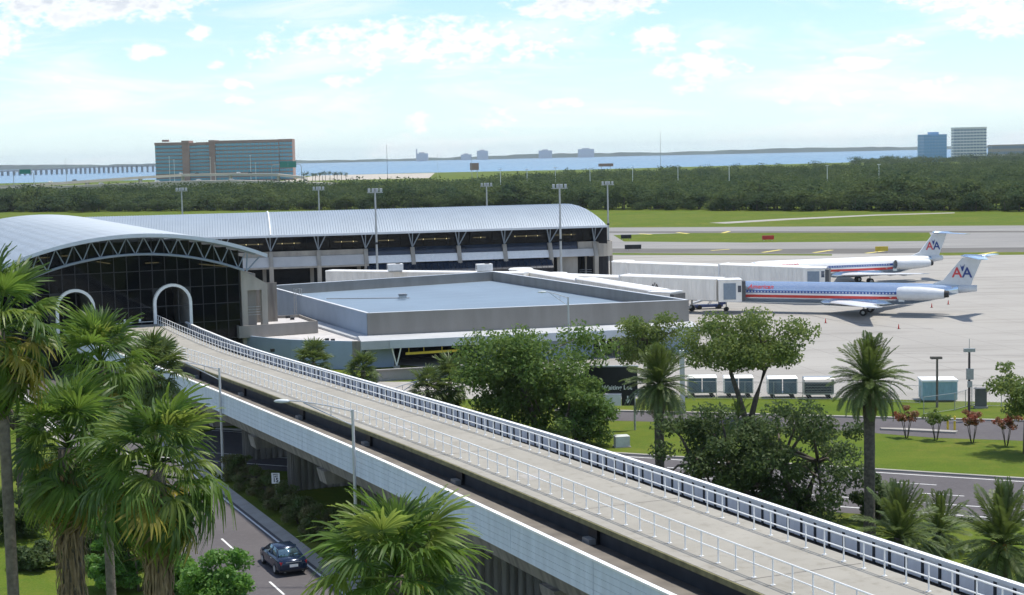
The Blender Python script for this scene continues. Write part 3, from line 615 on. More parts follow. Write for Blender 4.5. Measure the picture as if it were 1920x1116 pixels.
# round stair drum at the end
def arcw(cx, cy, r, t0, t1, n=14): return [(cx + r * math.cos(t0 + (t1 - t0) * k / n), cy + r * math.sin(t0 + (t1 - t0) * k / n)) for k in range(n + 1)]
o1 = arcw(-1.2, 6.2, 3.7, R(-120), R(100)); i1 = arcw(-1.2, 6.2, 3.4, R(-120), R(100))
MB().loft([[CP(a[0], a[1], 4.3), CP(b[0], b[1], 4.3), CP(b[0], b[1], 7.25), CP(a[0], a[1], 7.25)] for a, b in zip(o1, i1)]).build('stair_drum', conc, CC)
MB().prism([CP(x, y, 0) for x, y in arcw(-1.2, 6.2, 2.9, 0, 2 * math.pi - .3)], (0, 0, 4.35)).build('drum_core', dark, CC)
MB().tube([CP(2.2, 5.6, 0), CP(2.2, 5.6, 4.3)], .35, 10).build('column', conc, CC)

# ------------------------------------------------------------------ flat-roofed ramp building
FA, FB_, FC, FD = OS(60.4, 182.7), OS(100, 174.4), OS(99.7, 236.5), OS(61, 232)
FE = (FB_ - FA).normalized(); FQ = Vector((FE.y, -FE.x, 0)); FL = (FB_ - FA).length
def FP(t, d, z=0.0): return FA + FE * t + FQ * d + Vector((0, 0, z))
FBt = thing('ramp_building', 'low flat-roofed ramp building with pale blue roof and taupe parapet walls', 'building', (FA + FB_ + FC + FD) / 4)
def wall(a, b, z0, z1, th, mat, name, par, inward=1):
    d = (b - a).normalized(); q = Vector((-d.y, d.x, 0)) * th * inward; v = [Vector((p.x, p.y, 0)) for p in (a, b, b + q, a + q)]
    return MB().hexa([p + Vector((0, 0, z0)) for p in v], [p + Vector((0, 0, z1)) for p in v]).build(name, mat, par)
def inset(a, b, k): d = (b - a).normalized() * k; return a + d, b - d
ctr = (FA + FB_ + FC + FD) / 4
MB().add([p + Vector((0, 0, 4.95)) for p in (FA, FB_, FC, FD)], [(0, 1, 2, 3)]).build('roof', membrane, FBt)
wall(FA, FB_, 3.5, 6.4, .3, parapet, 'front_parapet', FBt)
a, b = inset(FB_, FC, .3); wall(a, b, 0, 6.4, .3, parapet, 'side_wall', FBt)
wall(FC, FD, 0, 6.4, .3, parapet, 'rear_parapet', FBt)
a, b = inset(FD, FA, .3); wall(a, b, 0, 6.4, .3, bluewall, 'side_wall', FBt)
cop = M('coping_white', (.66, .68, .70), .5, var=.04)
for a, b in ((FA, FB_), (FB_, FC), (FC, FD), (FD, FA)):
    a2, b2 = inset(a, b, .31); d = (b - a).normalized(); q = Vector((-d.y, d.x, 0)); MB().hexa([p + Vector((0, 0, 6.402)) for p in (a2 - q * .04, b2 - q * .04, b2 + q * .34, a2 + q * .34)], [p + Vector((0, 0, 6.46)) for p in (a2 - q * .04, b2 - q * .04, b2 + q * .34, a2 + q * .34)]).build('coping', cop, FBt)
# skirt roof, fascia, front bays
MB().hexa([FP(-1.2, .01, 3.3), FP(FL + .3, .01, 3.3), FP(FL + .3, 3.4, 3.2), FP(-1.2, 3.4, 3.2)], [FP(-1.2, .01, 3.72), FP(FL + .3, .01, 3.72), FP(FL + .3, 3.4, 3.42), FP(-1.2, 3.4, 3.42)]).build('skirt_roof', M('skirt_white', (.45, .465, .48), .7, var=.1, scale=.3), FBt)
MB().hexa([FP(2.2, 3.4, 2.45), FP(FL + .3, 3.4, 2.45), FP(FL + .3, 3.55, 2.45), FP(2.2, 3.55, 2.45)], [FP(2.2, 3.4, 3.45), FP(FL + .3, 3.4, 3.45), FP(FL + .3, 3.62, 3.45), FP(2.2, 3.62, 3.45)]).build('fascia', M('fascia_grey', (.50, .54, .58), .8, var=.08, scale=.6, stretch=(1, 1, .3)), FBt)
MB().hexa([FP(-1.2, .3, 2.4), FP(2.2, .3, 2.4), FP(2.2, 3.4, 2.4), FP(-1.2, 3.4, 2.4)], [FP(-1.2, .3, 3.3), FP(2.2, .3, 3.3), FP(2.2, 3.4, 3.2), FP(-1.2, 3.4, 3.2)]).build('corner_block', M('skirt_white', (0, 0, 0)), FBt)
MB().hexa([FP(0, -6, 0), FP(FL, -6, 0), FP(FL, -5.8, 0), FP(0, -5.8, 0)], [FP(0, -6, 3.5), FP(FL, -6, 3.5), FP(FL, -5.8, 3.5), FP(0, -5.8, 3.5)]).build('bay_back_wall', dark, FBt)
for t0, t1, mt in ((-.4, 2.9, bluewall), (13.2, 27.6, bluewall), (34.5, FL + .6, bluewall)):
    MB().hexa([FP(t0, -5.7, .0), FP(t1, -5.7, .0), FP(t1, 1.6, .0), FP(t0, 1.6, .0)], [FP(t0, -5.7, 3.28), FP(t1, -5.7, 3.28), FP(t1, 1.6, 3.28), FP(t0, 1.6, 3.28)]).build('bay_wall', mt, FBt)
for t in (3.0, 28.4):
    for dt in (-.55, .55): MB().tube([FP(t, 3.0, .25), FP(t + dt, 3.2, 2.5)], .09, 6).build('v_strut', white, FBt)
    MB().box(FP(t, 3.0, .15), (.7, .7, .3)).build('strut_base', kerb_m, FBt)
for j in range(6): MB().hexa([FP(30 + .35 * j, 1.2, 0), FP(30.2 + .35 * j, 1.2, 0), FP(30.2 + .35 * j, 1.3, 0), FP(30 + .35 * j, 1.3, 0)], [FP(30 + .35 * j, 1.2, 3.2), FP(30.2 + .35 * j, 1.2, 3.2), FP(30.2 + .35 * j, 1.3, 3.2), FP(30 + .35 * j, 1.3, 3.2)]).build('door_slat', conc_dark, FBt)
for k in range(13):
    a = FA.lerp(FD, (k + .5) / 13) + Vector((0, 0, 4.954)); b = FB_.lerp(FC, (k + .5) / 13) + Vector((0, 0, 4.954)); MB().quad(a, b, b + GU * .16, a + GU * .16).build('roof_seam', M('membrane_seam', (.235, .30, .37), .6, var=.15, scale=.3), FBt)
# roof furniture
MB().tube([P(612, 560, 5.03), P(768, 558.5, 5.03)], .07, 5).build('roof_pipe', galv, FBt)
MB().box(P(755, 555, 5.30), (1.0, .8, .7), .2).build('roof_vent', galv, FBt)
MB().box(P(755, 553, 5.65), (1.2, 1.0, .08), .2).build('vent_hood', black, FBt)
for px in (660, 668): pass
lad = FBt
for dx in (0, 1):
    b_ = OS(60.1, 212.6 + dx * 1.0); MB().tube([b_ + Vector((0, 0, 2.6)), b_ + Vector((0, 0, 7.3)), b_ + GN * .8 + Vector((0, 0, 7.3)), b_ + GN * .8 + Vector((0, 0, 4.95))], .05, 5).build('ladder_rail', galv, FBt)
for k in range(10): MB().tube([OS(60.1, 212.6, 2.9 + .4 * k), OS(60.1, 213.6, 2.9 + .4 * k)], .025, 4).build('ladder_rung', galv, FBt)
# yellow clearance bar hung under the fascia
cb = thing('clearance_bar', 'yellow clearance bar hanging under the grey canopy of the ramp building', 'barrier', FP(8, 3.1, 1.7))
MB().hexa([FP(4.1, 3.0, 1.55), FP(10.6, 3.0, 1.65), FP(10.6, 3.15, 1.65), FP(4.1, 3.15, 1.55)], [FP(4.1, 3.0, 1.83), FP(10.6, 3.0, 1.93), FP(10.6, 3.15, 1.93), FP(4.1, 3.15, 1.83)]).build('bar', yellow, cb)
for t in (4.5, 6.3, 8.5, 10.3): MB().tube([FP(t, 3.08, 1.8), FP(t, 3.08, 2.5)], .05, 5).build('hanger', yellow, cb)
# low wing with the curving front wall
LW = thing('service_wing', 'low service wing with curving pale grey wall and light gravel roof beside the guideway', 'building', P(560, 640, 0))
front = [P(411, 623, 3.4), P(447, 627.5, 3.4), P(480, 631.5, 3.4), P(512, 634.5, 3.4), P(545, 637, 3.4), P(600, 639, 3.4), P(660, 640, 3.4)]
back = [OS(60.3, 184, 3.4), OS(60.3, 206, 3.4), OS(52, 206, 3.4)]
back = [P(678, 640, 3.4), OS(60.35, 183, 3.4), OS(60.35, 213, 3.4), OS(51.5, 213, 3.4)]
MB().add([p - Vector((0, 0, .25)) for p in front + back], [tuple(range(len(front + back)))]).build('roof', gravel_roof, LW)
mb = MB()
for a, b in zip(front[:-1], front[1:]):
    d = (b - a).normalized(); q = Vector((-d.y, d.x, 0)) * .25
    mb.hexa([Vector((p.x, p.y, 0)) for p in (a, b, b + q, a + q)], [a, b, b + q, a + q])
mb.build('curved_wall', bluewall, LW)
a, b = front[-1], P(678, 640, 3.4); wall(a, b, 0, 3.4, .25, conc_dark, 'end_wall', LW)
wall(b, OS(60.1, 182.4), 0, 3.4, .25, bluewall, 'end_wall', LW)
MB().hexa([OS(59.2, 184, 3.16), OS(60.38, 183, 3.16), OS(60.38, 212, 3.16), OS(59.2, 212, 3.16)], [OS(59.2, 184, 3.42), OS(60.38, 183, 3.7), OS(60.38, 212, 3.7), OS(59.2, 212, 3.42)]).build('ledge', M('skirt_white', (0, 0, 0)), LW)
F1, F2, F3, F4 = P(409, 597, 4.7), P(448, 612, 4.7), P(596, 602, 4.7), P(562, 590, 4.7)
for a, b, mt in ((F1, F2, parapet), (F2, F3, parapet), (F3, F4, parapet), (F4, F1, parapet)): wall(a, b, 3.2, 4.7, .2, mt, 'upper_parapet', LW)
MB().add([p - Vector((0, 0, .35)) for p in (F1, F2, F3, F4)], [(0, 1, 2, 3)]).build('upper_roof', gravel_roof, LW)
for px, py in ((540, 594.5), (548, 597.5), (491, 600)): MB().box(P(px, py, 4.5), (.5, .4, .3), .3).build('roof_vent', black if px > 500 else galv, LW)
for px, py in ((561, 618.5), (570, 622), (613, 636.5), (624, 637.5)): MB().box(P(px, py, 3.3), (.45, .4, .25), .3).build('roof_vent', black, LW)
for px in (445.5, 454): MB().tube([P(px, 612, 3.2), P(px, 612, 3.2) + Vector((0, 0, 2.7))], .05, 5).build('ladder_rail', galv, LW)
MB().box(P(511, 657, 2.4), (.4, .4, .35), .5).build('wall_lamp', black, LW)
wb = P(384, 640, 3.0); MB().hexa([P(384, 640, 2), P(409, 640, 2), P(409, 640, 2) + GU * 3, P(384, 640, 2) + GU * 3], [P(384, 640, 2) + Vector((0, 0, 1.9)), P(409, 640, 2) + Vector((0, 0, 1.9)), P(409, 640, 2) + GU * 3 + Vector((0, 0, 1.9)), P(384, 640, 2) + GU * 3 + Vector((0, 0, 1.9))]).build('white_housing', white, LW)
# concrete barrier wall in front of the bay
bw = thing('barrier_wall', 'low grey concrete barrier wall below the ramp building canopy', 'wall', P(760, 713))
wall(P(702, 716), P(905, 704), 0, 1.25, .3, conc_grey, 'wall_body', bw)
wall(P(702, 716.6), P(905, 704.6), 1.25, 1.35, .42, kerb_m, 'wall_cap', bw)

# ------------------------------------------------------------------ jet bridges
jb_side = M('jet_bridge_cream', (.86, .82, .75), .55, var=.10, scale=.9, stretch=(1, 1, .3)); jb_roof = M('jet_bridge_white_roof', (.76, .755, .74), .5, var=.05)
shutter = M('grey_blue_shutter', (.22, .27, .32), .5, var=.1, scale=3)
def jetbridge(label, A, B, z0, z1, h=2.85, w=2.9, cab=0.0, logo=False, split=.5, group='passenger boarding bridges'):
    A = Vector((A[0], A[1], 0)); B = Vector((B[0], B[1], 0)); d = (B - A); Ln = d.length; d.normalize(); ang = math.atan2(d.y, d.x)
    T = thing('jet_bridge', label, 'jet bridge', A, ang, group)
    def seg(x0, x1, ww, hh, dz):
        za, zb = z0 + (z1 - z0) * x0 / Ln, z0 + (z1 - z0) * x1 / Ln
        MB().hexa([(x0, -ww / 2, za - dz), (x1, -ww / 2, zb - dz), (x1, ww / 2, zb - dz), (x0, ww / 2, za - dz)], [(x0, -ww / 2, za + hh), (x1, -ww / 2, zb + hh), (x1, ww / 2, zb + hh), (x0, ww / 2, za + hh)]).build('tunnel', jb_side, T, local=True)
        MB().hexa([(x0, -ww / 2 - .08, za + hh + .01), (x1, -ww / 2 - .08, zb + hh + .01), (x1, ww / 2 + .08, zb + hh + .01), (x0, ww / 2 + .08, za + hh + .01)], [(x0, -ww / 2 + .1, za + hh + .16), (x1, -ww / 2 + .1, zb + hh + .16), (x1, ww / 2 - .1, zb + hh + .16), (x0, ww / 2 - .1, za + hh + .16)]).build('tunnel_roof', jb_roof, T, local=True)
        rm = MB().box((0, 0, hh / 2), (.09, .07, hh - .12)).mesh('side_rib', jb_side)
        nr = int((x1 - x0) / .75)
        for k in range(nr):
            x = x0 + .4 + (x1 - x0 - .8) * k / max(1, nr - 1); piece('side_rib', rm, T, (x, -ww / 2 - .03, z0 + (z1 - z0) * x / Ln))
        return za, zb
    xs_ = Ln * split
    seg(1.4, xs_, w, h, 0); seg(xs_, Ln - 1.2, w + .35, h + .25, .15)
    MB().bb(xs_ - .2, xs_ + .02, -w / 2 - .34, w / 2 + .34, z0 + (z1 - z0) * split - .3, z0 + (z1 - z0) * split + h + .45).build('tunnel_frame', jb_roof, T, local=True)
    # rotunda
    mb = MB(); mb.tube([(0, 0, z0 - .2), (0, 0, z0 + h + .1)], 2.0, 14); mb.build('rotunda', jb_side, T, local=True)
    MB().tube([(0, 0, z0 + h + .1), (0, 0, z0 + h + .3)], [2.15, 1.9], 14).build('rotunda_roof', jb_roof, T, local=True)
    MB().tube([(0, 0, 0), (0, 0, z0 - .2)], .45, 10).build('rotunda_column', jb_side, T, local=True)
    # cab
    q = Matrix.Translation((Ln, 0, z1)) @ Matrix.Rotation(cab, 4, 'Z')
    def cbx(x0, x1, y0, y1, a0, a1, nm, mt):
        mb = MB().bb(x0, x1, y0, y1, a0, a1); mb.v = [tuple(q @ Vector(p)) for p in mb.v]; return mb.build(nm, mt, T, local=True)
    cbx(-1.6, 1.9, -1.75, 1.75, -.25, h + .15, 'cab', jb_side); cbx(-1.7, 2.0, -1.85, 1.85, h + .16, h + .3, 'cab_roof', jb_roof)
    cbx(-.9, 1.0, -1.80, -1.76, .1, h - .25, 'cab_shutter', shutter); cbx(1.9, 2.5, -1.6, 1.6, -.1, h, 'canopy_bellows', M('bellows_grey', (.10, .10, .10), .8)); cbx(1.3, 1.8, -1.80, -1.755, 1.2, 2.2, 'cab_window', glass_blue)
    # drive legs
    xw = Ln * .78
    for sy in (-1, 1):
        MB().tube([(xw, sy * 1.3, .6), (xw, sy * 1.3, z1 + .3)], .16, 8).build('lift_column', galv, T, local=True)
        MB().tube([(xw, sy * 1.05, .5), (xw, sy * 1.55, .5)], .5, 14).build('drive_wheel', rubber, T, local=True)
    MB().bb(xw - .2, xw + .2, -1.3, 1.3, .55, .85).build('axle_beam', galv, T, local=True)
    if logo:
        x = Ln * .62
        for k, (ch, dx) in enumerate((('A', -.33), ('A', .33))):
            me = textmesh(ch, 1.0, black, bold=.02); piece('airline_mark', me, T, (x + dx, -(w + .35) / 2 - .075, z0 + 1.5), rot=Matrix.Rotation(R(90), 4, 'X'))
        mb = MB().add([(x - .12, -(w + .35) / 2 - .075, z0 + 2.2), (x, -(w + .35) / 2 - .075, z0 + 1.5), (x + .12, -(w + .35) / 2 - .075, z0 + 2.2), (x, -(w + .35) / 2 - .075, z0 + 2.0)], [(0, 1, 2, 3)]); mb.build('airline_mark', black, T, local=True)
    return T
jetbridge('cream jet bridge docked at the nose of the blue-striped silver jet', (7.2, 261.5), (33.2, 245.0), 2.5, 2.2, cab=R(32), logo=True, split=.42)
jetbridge('cream jet bridge pointing down past the flat blue roof with no aircraft', (1.6, 272.5), (21.6, 226.0), 2.6, 2.2, cab=R(30), split=.5)
jetbridge('long ribbed cream jet bridge in front of the far parked jet', (19.6, 279.5), (48.9, 257.8), 3.5, 3.2, h=2.4, cab=R(20), split=.55)
wk = thing('fixed_walkway', 'white fixed boarding walkway along the concourse behind the flat roof', 'walkway', P(800, 520, 0))
a, b = Vector((-32.5, 279, 0)), Vector((2, 263.5, 0)); d = (b - a).normalized(); q = Vector((-d.y, d.x, 0)) * 2.6
MB().hexa([p + Vector((0, 0, 2.6)) for p in (a, b, b + q, a + q)], [p + Vector((0, 0, 5.45)) for p in (a, b, b + q, a + q)]).build('tunnel', jb_side, wk)
MB().hexa([p + Vector((0, 0, 5.46)) for p in (a - q * .04, b - q * .04, b + q * 1.04, a + q * 1.04)], [p + Vector((0, 0, 5.62)) for p in (a, b, b + q, a + q)]).build('tunnel_roof', jb_roof, wk)
for k in range(26):
    p = a + d * (1.0 + 1.38 * k); MB().box(p - q * .012 + Vector((0, 0, 4.0)), (.1, .08, 2.7), math.atan2(d.y, d.x)).build('side_rib', jb_side, wk)
for k in range(4): p = a + d * (3 + 9.5 * k) + q * .5; MB().tube([p, p + Vector((0, 0, 2.62))], .3, 8).build('column', conc_grey, wk)
for i, px in enumerate((741, 908)):
    p = PY(px, 511, 272 - i * 5); p.z = 5.62
    T = thing('air_conditioner', ('white air conditioning unit on the walkway roof nearer the light mast', 'white air conditioning unit on the walkway roof above the parapet corner')[i], 'air conditioner', p, .2, 'rooftop units on the walkway')
    MB().bb(-1.3, 1.3, -.9, .9, .25, 1.35).build('casing', white, T, local=True); MB().bb(-1.1, 1.1, -.7, .7, 0, .25).build('stand', galv, T, local=True)
    MB().tube([(.5, 0, 1.35), (.5, 0, 1.45)], .4, 12).build('fan_grille', black, T, local=True); MB().bb(-1.32, -1.31, -.6, .6, .5, 1.1).build('louvre', galv, T, local=True)

# ------------------------------------------------------------------ airliners
silver = M('sky_tinted_aluminium', (.62, .72, .83), .2, .9, var=.03, scale=.6); greyfin = M('grey_paint', (.62, .64, .66), .4, var=.05)  # reflected sky is painted into the aluminium as a blue tint
a_blue = M('stripe_blue', (.02, .07, .30), .35, var=.05); a_white = M('stripe_white', (.80, .80, .80), .35, var=.03); a_red = M('stripe_red', (.58, .035, .03), .35, var=.05)
win_m = M('cabin_window', (.62, .68, .74), .2, var=.1); txt_red = M('letter_red', (.60, .06, .07), .4, var=.03); txt_blue = M('letter_blue', (.02, .05, .22), .4, var=.03); white_top = M('white_fuselage', (.80, .80, .79), .35, var=.03)
FST = [(0, .06, 2.65), (.35, .55, 2.68), (1.0, .95, 2.78), (2.0, 1.28, 2.92), (3.4, 1.55, 3.05), (5, 1.67, 3.1), (12, 1.67, 3.1), (20, 1.67, 3.1), (29, 1.67, 3.1), (32, 1.55, 3.2), (34.5, 1.28, 3.42), (37, .92, 3.72), (38.6, .62, 3.95)]
def fr(x): return float(np.interp(x, [s[0] for s in FST], [s[1] for s in FST])), float(np.interp(x, [s[0] for s in FST], [s[2] for s in FST]))
def airfoil(le, chord, th, y, z, n=6):
    up_ = [(le + chord * t, y, z + th * chord * f) for t, f in ((0, 0), (.05, .32), (.2, .5), (.45, .5), (.75, .25), (1, 0))]
    lo_ = [(le + chord * t, y, z - th * chord * f * .7) for t, f in ((.75, .25), (.45, .5), (.2, .5), (.05, .32))]
    return up_ + lo_
def airliner(label, loc, rz, topmat, name_xs, textcol):
    T = thing('jet_airliner', label, 'airplane', loc, rz, 'parked airliners'); O = Vector((-25.2, 0, 0))
    def B(mb, nm, mt, sm=False, par=None):
        mb.v = [(v[0] - 25.2, v[1], v[2]) for v in mb.v]; return mb.build(nm, mt, par or T, sm, local=True)
    N_ = 28
    rings = [[(x, r * math.sin(2 * math.pi * k / N_), zc + r * math.cos(2 * math.pi * k / N_)) for k in range(N_)] for x, r, zc in FST]
    fus = B(MB().loft(rings), 'fuselage', silver, True)
    B(MB().loft([[(38.6, .62 * math.sin(2 * math.pi * k / 16), 3.95 + .62 * math.cos(2 * math.pi * k / 16)) for k in range(16)], [(41.2, .13 * math.sin(2 * math.pi * k / 16), 4.12 + .46 * math.cos(2 * math.pi * k / 16)) for k in range(16)]]), 'tail_cone', greyfin, True)
    def bandp(z0, z1, nm, mt, x0, x1, off):
        for sy in (-1, 1):
            a = []; b = []
            for x in np.arange(x0, x1 + .01, .5):
                r, zc = fr(x); r += off; k = r / 1.67
                for z, L_ in ((z0, a), (z1, b)):
                    dz = max(-r * .999, min(r * .999, (z - 3.1) * k)); L_.append((x, sy * math.sqrt(r * r - dz * dz), zc + dz))
            B(MB().strip(a, b) if sy < 0 else MB().strip(b, a), nm, mt, True)
    bandp(3.13, 3.52, 'blue_stripe', a_blue, 1.2, 37, .012); bandp(2.84, 3.13, 'white_stripe', a_white, 1.2, 37, .012); bandp(2.42, 2.84, 'red_stripe', a_red, 1.2, 37, .012)
    if topmat is not None:
        mb = MB(); rr = []
        for x in np.arange(.9, 38.4, .6):
            r, zc = fr(x); r += .008; rr.append([(x, r * math.sin(t), zc + r * math.cos(t)) for t in [R(-75) + R(150) * k / 14 for k in range(15)]])
        mb.loft(rr, closed=False, cap=False); B(mb, 'painted_top', topmat, True)
    mb = MB()
    for sy in (-1, 1):
        for x in np.arange(6.4, 29.6, .5):
            dz = .22; y = sy * (math.sqrt(1.69 ** 2 - dz * dz) + .004); mb.box((x, y, 3.1 + dz), (.24, .03, .2))
    B(mb, 'cabin_windows', win_m)['kind'] = 'stuff'
    for x in (5.2, 30.6): B(MB().box((x, -1.672, 3.0), (.85, .05, 1.75)), 'door', silver)
    mb = MB(); mb.add([(.75, -.62, 3.15), (1.6, -1.02, 3.2), (1.75, -.95, 3.62), (1.0, -.55, 3.45)], [(0, 1, 2, 3)]); mb.add([(.75, .62, 3.15), (1.6, 1.02, 3.2), (1.75, .95, 3.62), (1.0, .55, 3.45)], [(3, 2, 1, 0)]); B(mb, 'cockpit_window', black)
    # wings with belly fairing
    B(MB().loft([[(x, w * math.sin(2 * math.pi * k / 14), 1.75 + h * math.cos(2 * math.pi * k / 14)) for k in range(14)] for x, w, h in ((17.5, .3, .2), (19, 1.7, .55), (24, 1.9, .65), (28, 1.7, .5), (30, .3, .2))]), 'belly_fairing', silver, True)
    for sy in (-1, 1):
        wg = B(MB().loft([airfoil(19.6, 7.4, .11, sy * 1.4, 1.75), airfoil(22.3, 4.9, .11, sy * 5.5, 2.0), airfoil(28.2, 1.9, .1, sy * 16.4, 2.65)]), 'wing', greyfin)
        for yy, xx in ((4.2, 27.0), (7.4, 28.0), (10.6, 29.0)): B(MB().tube([(xx - 2.2, sy * yy, 1.72 + yy * .045), (xx - 1.2, sy * yy, 1.55 + yy * .045), (xx + .5, sy * yy, 1.66 + yy * .045)], [.06, .2, .05], 6), 'flap_fairing', greyfin, True, wg)
        # engine
        y = sy * 2.72; z = 3.45
        en = B(MB().loft([[(x, y + r * math.sin(2 * math.pi * k / 18), z + r * math.cos(2 * math.pi * k / 18)) for k in range(18)] for x, r in ((30.2, .78), (30.35, .9), (31.2, 1.02), (33.5, 1.02), (35.5, .88), (37.0, .66))], cap=False), 'engine_nacelle', greyfin, True)
        B(MB().tube([(30.9, y, z), (31.0, y, z)], .8, 16), 'fan_face', black, False, en); B(MB().tube([(36.2, y, z), (37.6, y, z)], [.6, .5], 14), 'exhaust', black, False, en)
        B(MB().hexa([(31.6, sy * 1.2, 3.3), (36, sy * 1.0, 3.3), (35.6, y - sy * .8, 3.3), (31.8, y - sy * .8, 3.3)], [(31.6, sy * 1.2, 3.62), (36, sy * 1.0, 3.62), (35.6, y - sy * .8, 3.62), (31.8, y - sy * .8, 3.62)]), 'engine_pylon', greyfin)
        st = B(MB().loft([airfoil(39.2, 3.1, .09, 0, 8.82), airfoil(42.3, 1.35, .09, sy * 6.1, 8.74)]), 'stabilizer', silver)
        # main gear
        B(MB().tube([(25.2, sy * 2.55, 1.6), (25.2, sy * 2.55, .5)], .13, 8), 'gear_leg', galv)
        for k in (-1, 1):
            wh = B(MB().tube([(25.2, sy * 2.55 + k * .2, .52), (25.2, sy * 2.55 + k * .52, .52)], .52, 18), 'wheel', rubber); B(MB().tube([(25.2, sy * 2.55 + k * .50, .52), (25.2, sy * 2.55 + k * .54, .52)], .25, 10), 'hub', galv, False, wh)
    B(MB().loft([[(34.2, -.1, 4.5), (34.2, .1, 4.5), (40.3, .12, 4.3), (40.3, -.12, 4.3)], [(36.4, -.16, 5.3), (36.4, .16, 5.3), (40.6, .12, 5.3), (40.6, -.12, 5.3)], [(39.1, -.14, 8.6), (39.1, .14, 8.6), (42.0, .08, 8.7), (42.0, -.08, 8.7)]]), 'fin', greyfin)
    B(MB().tube([(38.9, 0, 8.85), (39.5, 0, 8.87), (42.0, 0, 8.85), (43.1, 0, 8.8)], [.05, .22, .2, .03], 8), 'fin_bullet', silver, True)
    B(MB().tube([(3.3, 0, 1.6), (3.3, 0, .4)], .1, 8), 'nose_gear_leg', galv)
    for k in (-1, 1): B(MB().tube([(3.3, k * .1, .34), (3.3, k * .34, .34)], .34, 14), 'nose_wheel', rubber)
    # lettering wrapped on the cabin side
    me = textmesh('American', 1.02, textcol, shear=.25, bold=.012); r = 1.72
    for v in me.vertices: u_, w_ = v.co.x, v.co.y; ph = (w_ + .98) / 1.67; v.co = (name_xs + u_ - 25.2, -r * math.cos(ph), 3.1 + r * math.sin(ph))
    piece('name_lettering', me, T)
    for ch, dx, mt in (('A', -.72, txt_red), ('A', .72, txt_blue)):
        me = textmesh(ch, 2.1, mt, bold=.03)
        for sy in (-1,): piece('fin_letter', me, T, (39.1 + dx - 25.2, -.19, 6.35), rot=Matrix.Rotation(R(90), 4, 'X'))
    B(MB().add([(38.75, -.19, 7.75), (39.1, -.19, 6.55), (39.28, -.19, 6.75), (39.5, -.19, 7.7), (39.22, -.19, 7.25), (39.1, -.19, 7.45), (39.02, -.19, 7.2)], [(0, 6, 1), (6, 5, 1), (5, 4, 1), (4, 2, 1), (4, 3, 2)]), 'eagle_mark', txt_blue)
    return T
airliner('silver airliner with blue, white and red stripe parked nose-in by the nearer jet bridge', (53.4, 239.6, 0), R(-24), None, 9.2, txt_red)
airliner('white-topped airliner with grey tail parked beyond the long jet bridge', P(1620, 530.5), R(13), white_top, 9.6, txt_red)
# ------------------------------------------------------------------ far shore, bridge, highway, office blocks
def horiz(x): return HORIZ - (x - 960) * .0218
rng = random.Random(11)
mb = MB(); top = []; bot = []; topb = []
x = -5200
prof = []
while x < 5200:
    h = 22 + 4 * math.sin(x / 900.) + 4 * math.sin(x / 310. + 1) + rng.uniform(-4, 5); prof.append((x, max(12, h))); x += rng.uniform(35, 90)
mb.strip([(x, 11300, -2) for x, h in prof], [(x, 11320, h) for x, h in prof]); mb.strip([(x, 11320, h) for x, h in prof], [(x, 12000, h * .9) for x, h in prof])
structure('far_shore', mb, M('far_shore_trees', (.06, .085, .06), .95, var=.3, scale=.004))
def tower(name, label, x0, x1, ytop, ybase_z, Y, depth, rows, cols, wallm, glassm, rot=0.0, cat='building', group=None, bandh=.62, cap=None):
    a, b = PY(x0, ytop, Y), PY(x1, ytop, Y); W = (b - a).length; H_ = (a.z + b.z) / 2
    T = thing(name, label, cat, ((a.x + b.x) / 2, Y, 0), rot, group)
    MB().bb(-W / 2, W / 2, 0, depth, 0, H_).build('wall', wallm, T, local=True)
    fh = H_ / rows; fw = W / cols
    wmesh = MB().box((0, 0, 0), (fw * .86, .3, fh * bandh)).mesh('window', glassm); dm = MB().box((0, 0, 0), (.3, fw * .86, fh * bandh)).mesh('window', glassm)
    for r in range(rows):
        for c in range(cols): piece('window', wmesh, T, (-W / 2 + (c + .5) * fw, -.12, (r + .5) * fh))
        for c in range(max(1, int(depth / fw))):
            for sx in (-1, 1): piece('window', dm, T, (sx * (W / 2 + .12), (c + .5) * fw, (r + .5) * fh))
    if cap: MB().bb(-W / 2 - .5, W / 2 + .5, -.5, depth + .5, H_ + .01, H_ + cap).build('roof_parapet', wallm, T, local=True)
    return T, W, H_
brown = M('brown_stone', (.34, .22, .18), .8, var=.12, scale=.05); teal = M('teal_glass', (.10, .32, .44), .12, var=.3, scale=.06, spec=.8)
Y = 2000.0
T = thing('office_block', 'wide brown and teal glass office block on the bay shore', 'building', PY(418, 330, Y) * 1.0); T.location.z = 0; MW[T.name] = Matrix.Translation((T.location.x, Y, 0)); T.location.y = Y
def OB(px, py): p = PY(px, py, Y); return p.x - T.location.x, p.z
segs = [(290, 341, 268, 0, 16), (341, 354, 264, -2, 2), (354, 368, 268, 2, 3), (368, 392, 267, 0, 5), (392, 403, 263, -3, 2), (403, 522, 264, 0, 16), (522, 547, 261, 3, 4)]
for i, (x0, x1, yt, dy, nc) in enumerate(segs):
    xa, zt = OB(x0, yt); xb, _ = OB(x1, yt)
    MB().bb(xa, xb, dy, 28, 0, zt).build('wall', brown, T, local=True)
    MB().bb(xa - .3, xb + .3, dy - .8, dy - .02, zt - 3.2, zt).build('cornice', brown, T, local=True)
    if nc <= 2: continue
    rows_ = 10; fh = (zt - 4) / rows_; fw = (xb - xa) / nc
    wme = MB().box((0, 0, 0), (fw * .9, .5, fh * .68)).mesh('window', teal)
    for r in range(rows_):
        for c in range(nc): piece('window', wme, T, (xa + (c + .5) * fw, dy - .2, 1 + (r + .5) * fh))
for px, w, h in ((307, 4, 2.5), (480, 6, 2)): xa, zt = OB(px, 266); MB().bb(xa - w, xa + w, 8, 14, zt, zt + h).build('roof_plant', brown, T, local=True)
